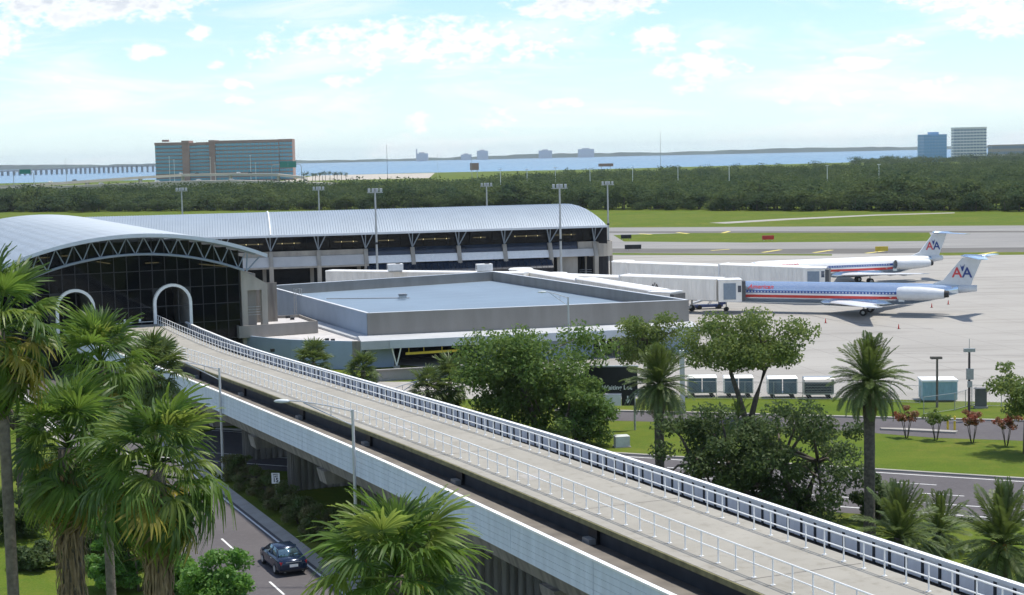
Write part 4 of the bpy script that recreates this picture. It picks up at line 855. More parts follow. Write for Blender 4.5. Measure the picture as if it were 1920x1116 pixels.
bluebl = M('blue_glass', (.16, .36, .60), .15, var=.2, scale=.05, spec=.8); palegl = M('pale_glass', (.40, .47, .50), .2, var=.2, scale=.05)
t_, w_, h_ = tower('office_tower', 'blue glass office tower among trees on the far right', 1731, 1777, 252, 0, 2450, 22, 9, 8, M('blue_wall', (.22, .40, .60), .4, var=.1), bluebl, R(12), bandh=.85)
MB().bb(-5, 8, 5, 16, h_, h_ + 3.5).build('roof_plant', M('blue_wall', (0, 0, 0)), t_, local=True)
tower('office_tower', 'white banded office tower beside the blue glass tower', 1789, 1849, 241, 0, 2500, 24, 11, 10, M('white_concrete', (.80, .78, .75), .7, var=.06), M('grey_glass', (.24, .30, .38), .25, var=.2), R(-6), bandh=.5, cap=2)
tower('low_block', 'long low pale building at the right edge behind the trees', 1860, 1935, 271, 0, 2400, 20, 3, 18, M('tan_wall', (.42, .36, .31), .8, var=.1), M('grey_glass', (0, 0, 0)), 0, bandh=.5)
for i, (x0, x1, yt) in enumerate([(894, 915, 283), (1010, 1035, 282.5), (1084, 1114, 280), (780, 802, 288), (864, 884, 290)]):
    Y2 = 10800; a, b = PY(x0, yt, Y2), PY(x1, yt, Y2); W = b.x - a.x
    T2 = thing('shore_block', ('pale far block on the opposite shore with a square top', 'pale low block on the opposite shore in mid water view', 'widest pale block on the opposite shore', 'pale far block with a chimney on the opposite shore', 'smallest pale block on the opposite shore')[i], 'building', ((a.x + b.x) / 2, Y2, 0), 0, 'blocks on the far shore')
    MB().bb(-W / 2, W / 2, 0, 60, -1, a.z).build('wall', M('pale_far_wall', (.5, .5, .52), .8), T2, local=True); MB().bb(-W / 4, W / 5, 10, 50, a.z, a.z + 7).build('roof_plant', M('pale_far_wall', (0, 0, 0)), T2, local=True)
    if i == 3: MB().bb(-W / 2, -W / 2 + 8, 5, 15, a.z, a.z + 30).build('chimney', M('pale_far_wall', (0, 0, 0)), T2, local=True)
# long bay bridge
BB = thing('bay_bridge', 'long low causeway bridge on piers crossing the water on the left', 'bridge', PY(150, 315, 4600)); BB.location.z = 0; MW[BB.name] = Matrix.Translation((BB.location.x, 4600, 0)); BB.location.y = 4600
bp_ = [PY(-60, 322, 4300), PY(30, 319, 4400), PY(110, 315.5, 4500), PY(180, 312, 4600), PY(250, 309.3, 4700), PY(330, 308, 4800)]
for i in range(len(bp_) - 1):
    a, b = bp_[i], bp_[i + 1]; MB().hexa([a + Vector((0, 0, -3.5)), b + Vector((0, 0, -3.5)), b + Vector((0, 14, -3.5)), a + Vector((0, 14, -3.5))], [a, b, b + Vector((0, 14, 0)), a + Vector((0, 14, 0))]).build('deck', conc_grey, BB)
    for k in range(8):
        p = a.lerp(b, (k + .5) / 8); MB().bb(p.x - 2, p.x + 2, p.y + 2, p.y + 12, -2, p.z - 3.4).build('pier', conc_grey, BB)
# elevated highway in front of the office block
sand = M('sandy_wall', (.47, .42, .36), .85, var=.1, scale=.05)
HWV = thing('highway_viaduct', 'pale elevated highway with concrete walls in front of the office block', 'viaduct', P(330, 345, 0))
def strip3(par, pts, w, th, nm, mt):
    for a, b in zip(pts[:-1], pts[1:]): MB().hexa([a + Vector((0, 0, -th)), b + Vector((0, 0, -th)), b + Vector((0, w, -th)), a + Vector((0, w, -th))], [a, b, b + Vector((0, w, 0)), a + Vector((0, w, 0))]).build(nm, mt, par)
v1 = [PY(-80, 352, 1450), PY(60, 345, 1480), PY(160, 338, 1540), PY(260, 331, 1620), PY(340, 326.5, 1690), PY(430, 325, 1720), PY(520, 326, 1740), PY(570, 331, 1760)]
strip3(HWV, v1, 14, 2.6, 'upper_deck', sand)
for p in v1[1:]:
    MB().bb(p.x - 1, p.x + 1, p.y + 2, p.y + 11, 0, p.z - 2.5).build('pier', sand, HWV)
v2 = [PY(-80, 354, 1330), PY(60, 350.5, 1340), PY(160, 347, 1360), PY(260, 342.5, 1380), PY(360, 339, 1400), PY(440, 338, 1410), PY(560, 341, 1430), PY(640, 344, 1440)]
strip3(HWV, v2, 14, 1.8, 'lower_deck', sand)
for a, b in zip(v2[:-1], v2[1:]): MB().hexa([Vector((a.x, a.y + 1, 0)), Vector((b.x, b.y + 1, 0)), Vector((b.x, b.y + 13, 0)), Vector((a.x, a.y + 13, 0))], [a + Vector((0, 1, -1.7)), b + Vector((0, 1, -1.7)), b + Vector((0, 13, -1.7)), a + Vector((0, 13, -1.7))]).build('embankment', sand, HWV)
flat('beach', [(-270, 1900), (-95, 1900), (-115, 2480), (-300, 2500)], .01, M('beach_sand', (.42, .38, .32), .9, var=.1, scale=.02))
# cars on the highway
cm_ = {}
def farcar(col, i):
    if i not in cm_:
        mb = MB(); pr = [(-2.3, .35), (2.3, .35), (2.35, .8), (1.5, .95), (.8, 1.45), (-.9, 1.45), (-1.7, 1.0), (-2.35, .9)]; mb.prism([(x, -.88, z) for x, z in pr], (0, 1.76, 0))
        for x in (-1.4, 1.4):
            for y in (-.9, .78): mb.tube([(x, y, .33), (x, y + .12, .33)], .33, 8)
        cm_[i] = mb.mesh('far_car', M('car_paint_%d' % i, col, .3, var=.03))
    return cm_[i]
cc = [(.7, .7, .7), (.03, .03, .035), (.45, .46, .48), (.35, .04, .04), (.08, .1, .16)]
def on(pl, px):
    for a, b in zip(pl[:-1], pl[1:]):
        xa = 960 + FPX * a.x / a.y; xb = 960 + FPX * b.x / b.y
        if xa <= px <= xb: t = (px - xa) / (xb - xa); return a.lerp(b, t), math.atan2(b.y - a.y, b.x - a.x)
    return pl[-1], 0
wh = ['climbing onto the viaduct at far left', 'below the tall mast', 'on the viaduct before the office block corner', 'under the office block brown pier', 'beside the green gantry sign', 'nearest the green gantry', 'on the lower road at far left', 'on the lower road below the mast', 'on the lower road mid way', 'on the lower road by the palms', 'on the lower road under the office block', 'at the right end of the lower road']
cn = ['white', 'black', 'grey', 'red', 'dark blue']
for i, (pl, px) in enumerate([(v1, 100), (v1, 145), (v1, 345), (v1, 375), (v1, 453), (v1, 474), (v2, 70), (v2, 195), (v2, 300), (v2, 378), (v2, 440), (v2, 521)]):
    p, an = on(pl, px); k = (0, 1, 2, 1, 0, 1, 0, 2, 0, 0, 2, 1)[i]
    o = bpy.data.objects.new('highway_car', farcar(cc[k], k)); link(o, None, Matrix.Translation(p + Vector((0, 3, 0))) @ Matrix.Rotation(an, 4, 'Z')); tag(o, 'tiny %s car %s' % (cn[k], wh[i]), 'car', 'cars on the far highway')
# green gantry signs
green = M('sign_green', (.01, .22, .17), .5, var=.05)
def gantry(label, x0, x1, ytop, ybot, px0, px1, Y):
    a, b = PY(x0, ytop, Y), PY(x1, ybot, Y); T = thing('gantry_sign', label, 'road sign', (a.x, Y, 0))
    n = 2 if x1 - x0 > 28 else 1
    for k in range(n): MB().bb(a.x + (b.x - a.x) * k / n + .15, a.x + (b.x - a.x) * (k + 1) / n - .15, Y - .2, Y, b.z, a.z).build('sign_panel', green, T)
    c, d = PY(px0, ybot, Y), PY(px1, ybot, Y); zm = (a.z + b.z) / 2
    for p, s in ((c, 1), (d, -1)): MB().tube([(p.x, Y + .3, 0), (p.x, Y + .3, zm - 2.5), (p.x + s * .8, Y + .3, zm - .6), (p.x + s * 2.6, Y + .3, zm)], .32, 6).build('mast', galv, T)
    MB().tube([(c.x + 2.4, Y + .3, zm), (d.x - 2.4, Y + .3, zm)], .28, 6).build('crossbeam', galv, T)
gantry('green highway gantry sign with two panels right of the office block', 524, 556, 303, 314, 509, 565, 1500)
gantry('small green highway gantry sign at the far left', 36, 58, 318, 326, 25, 63, 1400)
for i, (x0, x1, y0, y1, Yb) in enumerate([(881, 898, 306, 319, 1500), (1122, 1150, 307, 312, 1600)]):
    a, b = PY(x0, y0, Yb), PY(x1, y1, Yb); T = thing('brown_billboard', ('brown square board rising above the trees', 'low brown board above the trees by the tall mast')[i], 'billboard', (a.x, Yb, 0)); MB().bb(a.x, b.x, Yb, Yb + .5, b.z, a.z).build('board', brown, T)
    for k in (.2, .8): MB().tube([(a.x + (b.x - a.x) * k, Yb + .6, 0), (a.x + (b.x - a.x) * k, Yb + .6, b.z + 1)], .3, 6).build('post', galv, T)
# thin masts and far light poles
for i, (px, yt, yb, Yp, r) in enumerate([(725, 274, 334, 1300, .22), (820, 291, 330, 1500, .16), (1238, 250, 315, 1900, .35), (123, 299, 333, 1600, .3), (884, 297, 331, 1450, .25)]):
    a = PY(px, yt, Yp); T = thing('mast', ('tall thin dark mast standing before the bay', 'short thin mast left of the brown board', 'tallest thin mast above the wood on the right', 'thin dark mast above the viaduct at far left', 'white flag mast by the brown board')[i], 'mast', (a.x, Yp, 0)); MB().tube([(0, 0, 0), (0, 0, a.z)], [r, r * .5], 6).build('pole', galv if i != 0 else black, T, local=True); MB().tube([(0, 0, a.z), (0, 0, a.z + .8)], .3, 6).build('finial', galv, T, local=True)
fl = [(317, 294, 1850), (326, 300, 1850), (394, 295, 1840), (403, 306, 1830), (469, 292, 1800), (479, 306, 1800), (938, 318, 900), (988, 318, 950), (1041, 315, 1000), (1106, 316, 1000), (1186, 314, 1000), (1271, 313, 1000), (1367, 312, 950), (1551, 311, 950), (1648, 309, 950)]
for i, (px, yt, Yp) in enumerate(fl):
    a = PY(px, yt, Yp); T = thing('road_light', 'slim pale road light %s' % (('against the office block wall' if i < 6 else 'rising out of the wood beyond the airfield')), 'street lamp', (a.x, Yp, 0), 0, 'road lights by the office block' if i < 6 else 'road lights in the wood')
    MB().tube([(0, 0, 0), (0, 0, a.z)], [.26, .18], 6).build('pole', white, T, local=True); MB().bb(-1.0, 1.0, -.25, .25, a.z, a.z + .35).build('lamp_head', white, T, local=True)

# ------------------------------------------------------------------ apron floodlight masts
def mast(px, yt, Y, label):
    a = PY(px, yt, Y); T = thing('floodlight_mast', label, 'light mast', (a.x, Y, 0), 0, 'apron floodlight masts'); h = a.z
    MB().tube([(0, 0, 0), (0, 0, h * .5), (0, 0, h)], [.24, .2, .15], 8).build('pole', galv, T, local=True); MB().bb(-1.5, 1.5, -.08, .08, h - .9, h - .75).build('crossarm', galv, T, local=True)
    for k in range(4): MB().hexa([(-1.35 + .75 * k, -.35, h - .7), (-.9 + .75 * k, -.35, h - .7), (-.9 + .75 * k, .2, h - .5), (-1.35 + .75 * k, .2, h - .5)], [(-1.35 + .75 * k, -.3, h - .1), (-.9 + .75 * k, -.3, h - .1), (-.9 + .75 * k, .25, h - .05), (-1.35 + .75 * k, .25, h - .05)]).build('floodlight', galv, T, local=True)
    MB().bb(-.25, .25, -.3, -.16, h * .45, h * .45 + .4).build('control_box', black, T, local=True)
    return T
mast(340, 352, 390, 'slim floodlight mast behind the roof left of the roof rib'); mast(597, 350, 385, 'floodlight mast behind the concourse roof right of the roof rib')
mast(703, 353, 303, 'grey floodlight mast standing in front of the concourse by the slanted panels'); mast(912, 343, 385, 'floodlight mast behind the middle of the concourse roof')
mast(1049, 345, 300, 'tallest floodlight mast in front of the concourse right half'); mast(1139, 340, 372, 'floodlight mast at the right end of the concourse roof')

# ------------------------------------------------------------------ street lamps
alum = M('lamp_aluminium', (.55, .56, .57), .4, .4, var=.06)
def streetlamp(base, h, arm, adir, label, brace=True, drop=.35):
    T = thing('street_lamp', label, 'street lamp', base, math.atan2(adir[1], adir[0]), 'cobra-head street lamps')
    MB().tube([(0, 0, 0), (0, 0, h)], [.12, .085], 10).build('pole', alum, T, local=True); MB().tube([(0, 0, 0), (0, 0, .3)], .2, 10).build('base', alum, T, local=True)
    MB().tube([(0, 0, h - .1), (arm * .35, 0, h + .25), (arm * .7, 0, h + .5), (arm - .5, 0, h + .55)], .045, 6).build('arm', alum, T, local=True)
    if brace:
        MB().tube([(0, 0, h - .95), (arm * .35, 0, h - .25), (arm * .68, 0, h + .42)], .035, 6).build('arm_brace', alum, T, local=True); MB().tube([(arm * .3, 0, h - .4), (arm * .3, 0, h + .2)], .025, 5).build('arm_tie', alum, T, local=True)
    MB().loft([[(arm - .55 + x, y * w, h + .53 + z * k) for y, z in ((-1, 0), (-.7, .5), (.7, .5), (1, 0), (.7, -.5), (-.7, -.5))] for x, w, k in ((0, .06, .08), (.15, .13, .16), (.5, .17, .22), (.85, .12, .14), (.95, .03, .04))]).build('lamp_head', M('lamp_head_pale', (.62, .66, .68), .35, var=.05), T, True, local=True)
    return T
def solve_o(px, o, z=0.0):
    lo_, hi_ = 30.0, 260.0
    for _ in range(50):
        m_ = (lo_ + hi_) / 2; p = OS(o, m_, z) - Vector((0, 0, CAMH)); X = 960 + FPX * p.dot(_R) / p.dot(_F)
        if X > px: lo_ = m_
        else: hi_ = m_
    return OS(o, m_, z)
def topz(base, py):
    lo_, hi_ = 0.0, 25.0
    for _ in range(40):
        m_ = (lo_ + hi_) / 2; p = Vector((base.x, base.y, m_ - CAMH)); Yp = 558 - FPX * p.dot(_U) / p.dot(_F)
        if Yp > py: lo_ = m_
        else: hi_ = m_
    return m_
b1 = solve_o(419, 28.6); streetlamp(b1, topz(b1, 690), 3.9, (-1, .05), 'street lamp with arm reaching left by the small shaggy palm and the guideway')
b2 = solve_o(671, 28.4); streetlamp(b2, topz(b2, 768), 4.3, (-1, .1), 'nearest street lamp standing in front of the guideway panels')
b3 = PY(1066, 600, 168); b3.z = 0; streetlamp(b3, topz(b3, 557), 2.9, (-1, .25), 'street lamp in front of the taupe parapet rising from the big tree')
b4 = PY(733, 700, 142); b4.z = 0; streetlamp(b4, topz(b4, 728), 3.4, (.95, .3), 'short street lamp curving right before the ramp building', True)
def postlight(px, yt, yb, label, darkp):
    b = P(px, yb); h = topz(b, yt); T = thing('post_light', label, 'light pole', b); MB().tube([(0, 0, 0), (0, 0, h)], [.13, .1], 8).build('pole', M('weathered_wood', (.09, .075, .07), .85, var=.2) if darkp else M('bronze_pole', (.13, .11, .09), .6), T, local=True)
    if darkp:
        MB().bb(-.5, .5, -.15, .15, h - .1, h + .22).build('lamp_head', galv, T, local=True); MB().tube([(0, 0, h + .2), (0, 0, h + 1.1)], .03, 5).build('antenna', galv, T, local=True); MB().bb(-.32, .32, -.3, -.1, h - 2.6, h - 1.6).build('control_box', galv, T, local=True); MB().bb(-.2, .2, -.3, -.1, h - 3.3, h - 2.75).build('junction_box', galv, T, local=True)
    else:
        MB().bb(-.62, .42, -.3, .3, h, h + .22).build('lamp_head', M('bronze_pole', (0, 0, 0)), T, local=True)
    return T
postlight(1757, 673, 764, 'short bronze flat-headed lamp post beside the pale blue container', False)
postlight(1817, 658, 790, 'dark wooden pole with boxes and lamp by the chain-link gate', True)

# ------------------------------------------------------------------ signs
b = solve_o(519, 29.3); T = thing('speed_sign', 'white speed limit 15 sign above the hedge by the road', 'road sign', b, R(-8))
zt, zb = topz(b, 887), topz(b, 907); MB().tube([(0, .04, 0), (0, .04, zt)], .035, 6).build('post', galv, T, local=True); MB().bb(-.3, .3, -.02, .015, zb, zt).build('sign_plate', white, T, local=True)
me = textmesh('15', .42, black, bold=.012); piece('sign_number', me, T, (0, -.026, zb + .25), rot=Matrix.Rotation(R(90), 4, 'X'))
for k, s_ in enumerate(('SPEED', 'LIMIT')): me = textmesh(s_, .15, black, bold=.004); piece('sign_words', me, T, (0, -.026, zt - .12 - .15 * k), rot=Matrix.Rotation(R(90), 4, 'X'))
b = PY(1150, 745, 143); b.z = 0; T = thing('waiting_lot_sign', 'black directional sign with white lettering half hidden behind the date palm', 'road sign', b, R(-6))
zt, zb = topz(b, 688), topz(b, 737)
MB().bb(-2.6, 2.2, -.1, .1, zb, zt).build('sign_panel', black, T, local=True); MB().bb(-2.7, 2.3, -.16, .12, zt, zt + .12).build('sign_cap', alum, T, local=True); MB().bb(-2.4, .7, -.1, .1, zb - 1.15, zb - .15).build('lower_panel', white, T, local=True); MB().bb(.75, 1.9, -.1, .1, zb - 1.15, zb).build('arrow_panel', black, T, local=True)
for x in (-2.2, 1.9): MB().tube([(x, .2, 0), (x, .2, zt)], .1, 8).build('post', galv, T, local=True)
me = textmesh('Waiting Lot', .56, white, bold=.012); piece('sign_lettering', me, T, (.35, -.108, zb + .5), rot=Matrix.Rotation(R(90), 4, 'X'))
mb = MB().add([(1.3, -.106, zb - .95), (1.1, -.106, zb - .6), (1.24, -.106, zb - .6), (1.24, -.106, zb - .25), (1.36, -.106, zb - .25), (1.36, -.106, zb - .6), (1.5, -.106, zb - .6)], [(0, 6, 5, 2, 1), (2, 5, 4, 3)]); mb.build('arrow', white, T, local=True)
b = P(1280, 775); T = thing('white_pylon', 'tall narrow white pylon behind the date palm', 'pylon', b); h = topz(b, 657); MB().bb(-.22, .22, -.2, .2, 0, h).build('shaft', white, T, local=True); MB().bb(-.3, .3, -.28, .28, 0, .3).build('plinth', kerb_m, T, local=True)

# ------------------------------------------------------------------ apron props
curt = M('blue_grey_curtain', (.13, .18, .23), .8, var=.25, scale=2, bump=.5, bscale=5)
def cart(px, yb, label, covered=True, w=2.9):
    b = P(px, yb); T = thing('baggage_cart', label, 'baggage cart', b, R(-4), 'row of baggage carts'); fr_ = white if covered else galv
    MB().bb(-w / 2, w / 2, -.75, .75, .42, .56).build('bed', galv, T, local=True)
    for sx in (-1, 1):
        MB().bb(sx * w / 2 - .04, sx * w / 2 + .04, -.75, .75, .56, 2.0).build('end_panel', fr_, T, local=True)
        for sy in (-1, 1):
            wh = MB().tube([(sx * w * .33, sy * .55, .22), (sx * w * .33, sy * .7, .22)], .22, 12).build('wheel', rubber, T, local=True)
    MB().hexa([(-w / 2 - .08, -.82, 2.0), (w / 2 + .08, -.82, 2.0), (w / 2 + .08, .82, 2.0), (-w / 2 - .08, .82, 2.0)], [(-w / 2, -.6, 2.14), (w / 2, -.6, 2.14), (w / 2, .6, 2.14), (-w / 2, .6, 2.14)]).build('roof', fr_, T, local=True)
    if covered:
        for sx in (-1, 1): MB().bb(*( (-w / 2 + .06, -.05) if sx < 0 else (.05, w / 2 - .06) ), -.77, -.74, .5, 1.96).build('curtain', curt, T, local=True)
    else:
        for k in range(5): MB().bb(-w / 2 + .1, w / 2 - .1, -.765, -.745, .7 + .27 * k, .74 + .27 * k).build('side_bar', galv, T, local=True)
        MB().bb(-w / 2 + .1, w / 2 - .1, -.7, .7, .57, 1.5).build('load', M('dark_luggage', (.05, .06, .08), .8, var=.4, scale=3), T, local=True)
    MB().tube([(w / 2, 0, .45), (w / 2 + .9, 0, .4)], .04, 5).build('tow_bar', galv, T, local=True); return T
for i, (px, yb, cv) in enumerate([(1316, 743, 1), (1384, 743.5, 1), (1466, 745, 1), (1534, 746, 0)]):
    cart(px, yb, ('curtained baggage cart at the left end of the row', 'curtained baggage cart behind the oak trunks', 'curtained baggage cart right of the oak trunks', 'open dark-loaded baggage cart beside the date palm')[i], cv)
b = P(1760, 750); T = thing('storage_container', 'pale blue storage container with white roof on the apron edge', 'container', b, R(-5)); lb = M('pale_blue_container', (.30, .47, .55), .55, var=.08)
MB().bb(-1.75, 1.55, -1.2, 1.2, .15, 1.95).build('body', lb, T, local=True); MB().bb(-1.85, 1.65, -1.3, 1.3, 1.96, 2.15).build('roof', white, T, local=True); MB().bb(1.56, 1.62, -1.1, 1.1, .2, 1.9).build('door', white, T, local=True)
rm = MB().box((0, 0, 1.05), (.07, .06, 1.7)).mesh('side_rib', lb)
for k in range(9): piece('side_rib', rm, T, (-1.55 + .38 * k, -1.22, 0))
T = thing('utility_cabinet', 'dark grey utility cabinet beside the chain-link gate', 'cabinet', P(1839, 765), R(-5)); MB().bb(-.5, .5, -.3, .3, .2, 1.8).build('body', M('cabinet_grey', (.10, .10, .10), .6), T, local=True); MB().bb(-.56, .56, -.36, .36, 1.81, 1.9).build('lid', M('cabinet_grey', (0, 0, 0)), T, local=True); MB().bb(-.6, .6, -.4, .4, 0, .2).build('plinth', kerb_m, T, local=True)
T = thing('utility_box', 'small white utility box on the grass beside the big tree', 'cabinet', P(1166, 838), R(10)); MB().bb(-.62, .62, -.4, .4, .08, .95).build('body', M('box_grey', (.5, .53, .5), .6), T, local=True); MB().bb(-.7, .7, -.5, .5, 0, .08).build('pad', kerb_m, T, local=True); MB().hexa([(-.64, -.43, .95), (.64, -.43, .95), (.64, .43, .95), (-.64, .43, .95)], [(-.5, -.3, 1.03), (.5, -.3, 1.03), (.5, .3, 1.03), (-.5, .3, 1.03)]).build('lid', M('box_grey', (0, 0, 0)), T, local=True)
for i, px in enumerate((1777, 1790)):
    T = thing('bollard', ('left yellow bollard on the traffic island', 'right yellow bollard on the traffic island')[i], 'bollard', P(px, 808.5 + i) + Vector((0, 0, .15)), 0, 'yellow bollards'); MB().tube([(0, 0, 0), (0, 0, 1.15), (0, 0, 1.25)], [.1, .1, .05], 10).build('post', yellow, T, local=True); MB().tube([(0, 0, .8), (0, 0, .9)], .104, 10).build('band', white, T, local=True)
# chain-link fence along the apron edge with a sloping gate wing
wire = M('fence_wire', (.30, .31, .31), .5, .4)
def fence(label, pts, h, gate=False):
    T = thing('chain_link_fence', label, 'fence', pts[0])
    for a, b in zip(pts[:-1], pts[1:]):
        n = max(1, round((b - a).length / 3)); ln = (b - a).length; d = (b - a) / ln
        for k in range(n): p = a.lerp(b, k / n); MB().tube([p, p + Vector((0, 0, h))], .035, 6).build('post', galv, T)
        for z in (h - .03, .1): MB().tube([a + Vector((0, 0, z)), b + Vector((0, 0, z))], .022, 5).build('rail', galv, T)
        mb = MB(); st = .3; m_ = int(ln / st)
        for k in range(-int(h / st), m_):
            for sg in (1, -1):
                x0 = k * st; x1 = x0 + h
                za, zb_ = (0.08, h) if sg > 0 else (h, .08)
                if x0 < 0: za += (zb_ - za) * (-x0 / h); x0 = 0
                if x1 > ln: zb_ = za + (zb_ - za) * ((ln - x0) / max(.01, x1 - x0)); x1 = ln
                p, q_ = a + d * x0 + Vector((0, 0, za)), a + d * x1 + Vector((0, 0, zb_)); mb.tube([p, q_], .006, 3, caps=False)
        mb.build('mesh_wires', wire, T, kind='stuff')
    p = pts[-1]; MB().tube([p, p + Vector((0, 0, h))], .04, 6).build('post', galv, T); return T
fence('chain-link fence along the apron edge behind the carts', [P(1290, 748), P(1560, 750), P(1725, 757)], 1.8)
fence('chain-link fence section between the container and the right tree', [P(1822, 762), P(1990, 765)], 2.1)
fence('chain-link gate wing slanting from the container down to the wooden pole', [P(1732, 778), P(1790, 770), P(1830, 758)], 1.7)
for i, (px, py) in enumerate([(1685, 617), (1548, 606), (1778, 571), (1747, 577)]):
    T = thing('safety_cone', ('red safety marker on the apron before the silver jet tail', 'small dark marker on the apron by the oak crown', 'red marker under the silver jet tail', 'red marker under the silver jet engine')[i], 'cone', P(px, py), 0, 'apron markers'); MB().tube([(0, 0, .03), (0, 0, .7)], [.12, .03], 8).build('cone_body', red, T, local=True); MB().bb(-.2, .2, -.2, .2, 0, .03).build('base', rubber, T, local=True)
# taxiway signs
for i, (px, py, w, c) in enumerate([(1187, 470, 4.2, black), (1440, 452, 3.2, red), (1653, 474, 3.0, yellow), (1174, 450, 3, black)]):
    T = thing('taxiway_sign', ('black taxiway sign near the jet bridge rotunda', 'red taxiway sign on the grass strip', 'yellow taxiway sign by the white jet', 'low dark taxiway sign beside the concourse end')[i], 'airfield sign', P(px, py), 0, 'taxiway signs'); MB().bb(-w / 2, w / 2, -.2, .2, .4, 1.5).build('sign_box', c, T, local=True)
    for sx in (-1, 1): MB().bb(sx * w * .35 - .06, sx * w * .35 + .06, -.06, .06, 0, .4).build('leg', galv, T, local=True)
# belt loader under the docked jet bridge
T = thing('belt_loader', 'belt loader with raised grey ramp under the docked jet bridge', 'belt loader', P(1335, 579), R(8)); bl = M('tug_blue', (.03, .05, .16), .45)
MB().hexa([(-3.6, -.45, .7), (2.6, -.45, 2.5), (2.6, .45, 2.5), (-3.6, .45, .7)], [(-3.6, -.45, .95), (2.6, -.45, 2.8), (2.6, .45, 2.8), (-3.6, .45, .95)]).build('belt_ramp', alum, T, local=True); MB().bb(-3, 1.6, -.8, .8, .35, .7).build('chassis', bl, T, local=True); MB().bb(1.0, 2.2, -.8, -.0, .7, 1.5).build('seat_pod', bl, T, local=True)
for x in (-2.2, 1.0):
    for y in (-.85, .65): MB().tube([(x, y, .36), (x, y + .2, .36)], .36, 12).build('wheel', rubber, T, local=True)
for s_ in (-1, 1): MB().tube([(-.6, s_ * .4, .7), (.8, s_ * .4, 2.2)], .05, 5).build('lift_arm', galv, T, local=True)
# guard rail by the left road
T = thing('guard_rail', 'galvanised guard rail at the road edge behind the palms', 'guard rail', P(395, 905)); a, b = solve_o(352, 28.2), solve_o(416, 28.2)
MB().hexa([a + Vector((0, 0, .45)), b + Vector((0, 0, .45)), b + Vector((.08, .05, .45)), a + Vector((.08, .05, .45))], [a + Vector((0, 0, .78)), b + Vector((0, 0, .78)), b + Vector((.08, .05, .78)), a + Vector((.08, .05, .78))]).build('beam', galv, T)
for k in range(7): p = a.lerp(b, k / 6) + Vector((.14, .1, 0)); MB().bb(p.x - .07, p.x + .07, p.y - .07, p.y + .07, 0, .75).build('post', galv, T)

# ------------------------------------------------------------------ dark blue sedan
def sedan():
    cb = OS(25.35, 94.6); T = thing('sedan', 'dark blue sedan driving away on the road beside the hedges', 'car', cb, GA)   # local +y runs forward along the road
    paint = M('navy_metallic', (.012, .026, .06), .2, .4, var=.1, scale=3, spec=.8); cg = M('car_glass', (.16, .25, .29), .06, .75, var=.2, spec=1.0)
    def ring(y, hw, z0, zb, tw): return [(-hw * .93, y, z0), (hw * .93, y, z0), (hw, y, z0 + .2), (hw, y, zb - .18), (tw, y, zb), (-tw, y, zb), (-hw, y, zb - .18), (-hw, y, z0 + .2)]
    st = [(-2.48, .70, .42, .88, .6), (-2.42, .84, .3, .98, .74), (-2.1, .90, .22, 1.04, .8), (-1.4, .92, .2, 1.04, .84), (0, .92, .2, 1.0, .86), (1.3, .92, .2, .98, .84), (2.1, .88, .24, .88, .78), (2.42, .78, .32, .74, .68), (2.5, .6, .4, .66, .5)]
    MB().loft([ring(*s_) for s_ in st]).build('body', paint, T, True, local=True)
    MB().loft([[(-a, y, 1.0), (a, y, 1.0), (b, y2, z), (-b, y2, z)] for a, b, y, y2, z in ((.80, .60, -1.75, -1.0, 1.40), (.82, .63, -1.0, -.7, 1.455), (.83, .63, .2, .2, 1.46), (.80, .60, 1.35, .55, 1.42))]).build('greenhouse', cg, T, True, local=True)
    MB().loft([[(-b, y, z - .03), (b, y, z - .03), (b * .93, y, z + .025), (-b * .93, y, z + .025)] for b, y, z in ((.60, -1.02, 1.40), (.64, -.6, 1.46), (.64, .2, 1.465), (.60, .58, 1.42))]).build('roof', paint, T, True, local=True)
    for sx in (-1, 1):
        for (p, q_) in (((.80, -1.72, 1.02), (.61, -1.0, 1.41)), ((.80, 1.32, 1.0), (.61, .56, 1.42)), ((.835, -.35, 1.0), (.64, -.3, 1.45))): MB().tube([(sx * p[0], p[1], p[2]), (sx * q_[0], q_[1], q_[2])], .045, 6).build('pillar', paint, T, local=True)
        MB().loft([[(sx * x, y, z) for x, z in ((.5, .74), (.8, .72), (.84, .9), (.5, .93))] for y in (-2.47 + .02, -2.3)]).build('tail_light', M('tail_red', (.5, .012, .015), .2, var=.1, spec=.8), T, local=True)
        MB().hexa([(sx * .92, .78, .98), (sx * 1.08, .78, .98), (sx * 1.08, .9, .98), (sx * .92, .9, .98)], [(sx * .92, .78, 1.13), (sx * 1.08, .78, 1.13), (sx * 1.08, .88, 1.13), (sx * .92, .88, 1.13)]).build('wing_mirror', paint, T, local=True)
        for y in (-1.42, 1.42):
            w_ = MB().tube([(sx * .72, y, .33), (sx * .935, y, .33)], .335, 20).build('wheel', rubber, T, True, local=True); MB().tube([(sx * .925, y, .33), (sx * .95, y, .33)], .2, 12).build('rim', alum, w_, local=True)
        MB().tube([(sx * .55, -2.46, .3), (sx * .55, -2.3, .3)], .045, 8).build('exhaust_pipe', galv, T, local=True)
        MB().bb(sx * .925 - .012, sx * .925 + .012, -.75, -.55, .82, .86).build('door_handle', galv, T, local=True)
    MB().bb(-.26, .26, -2.505, -2.47, .58, .74).build('licence_plate', white, T, local=True); MB().bb(-.5, .5, -2.49, -2.46, .86, .9).build('chrome_strip', galv, T, local=True); MB().bb(-.88, .88, -2.5, -2.3, .32, .42).build('bumper_trim', black, T, local=True)
sedan()
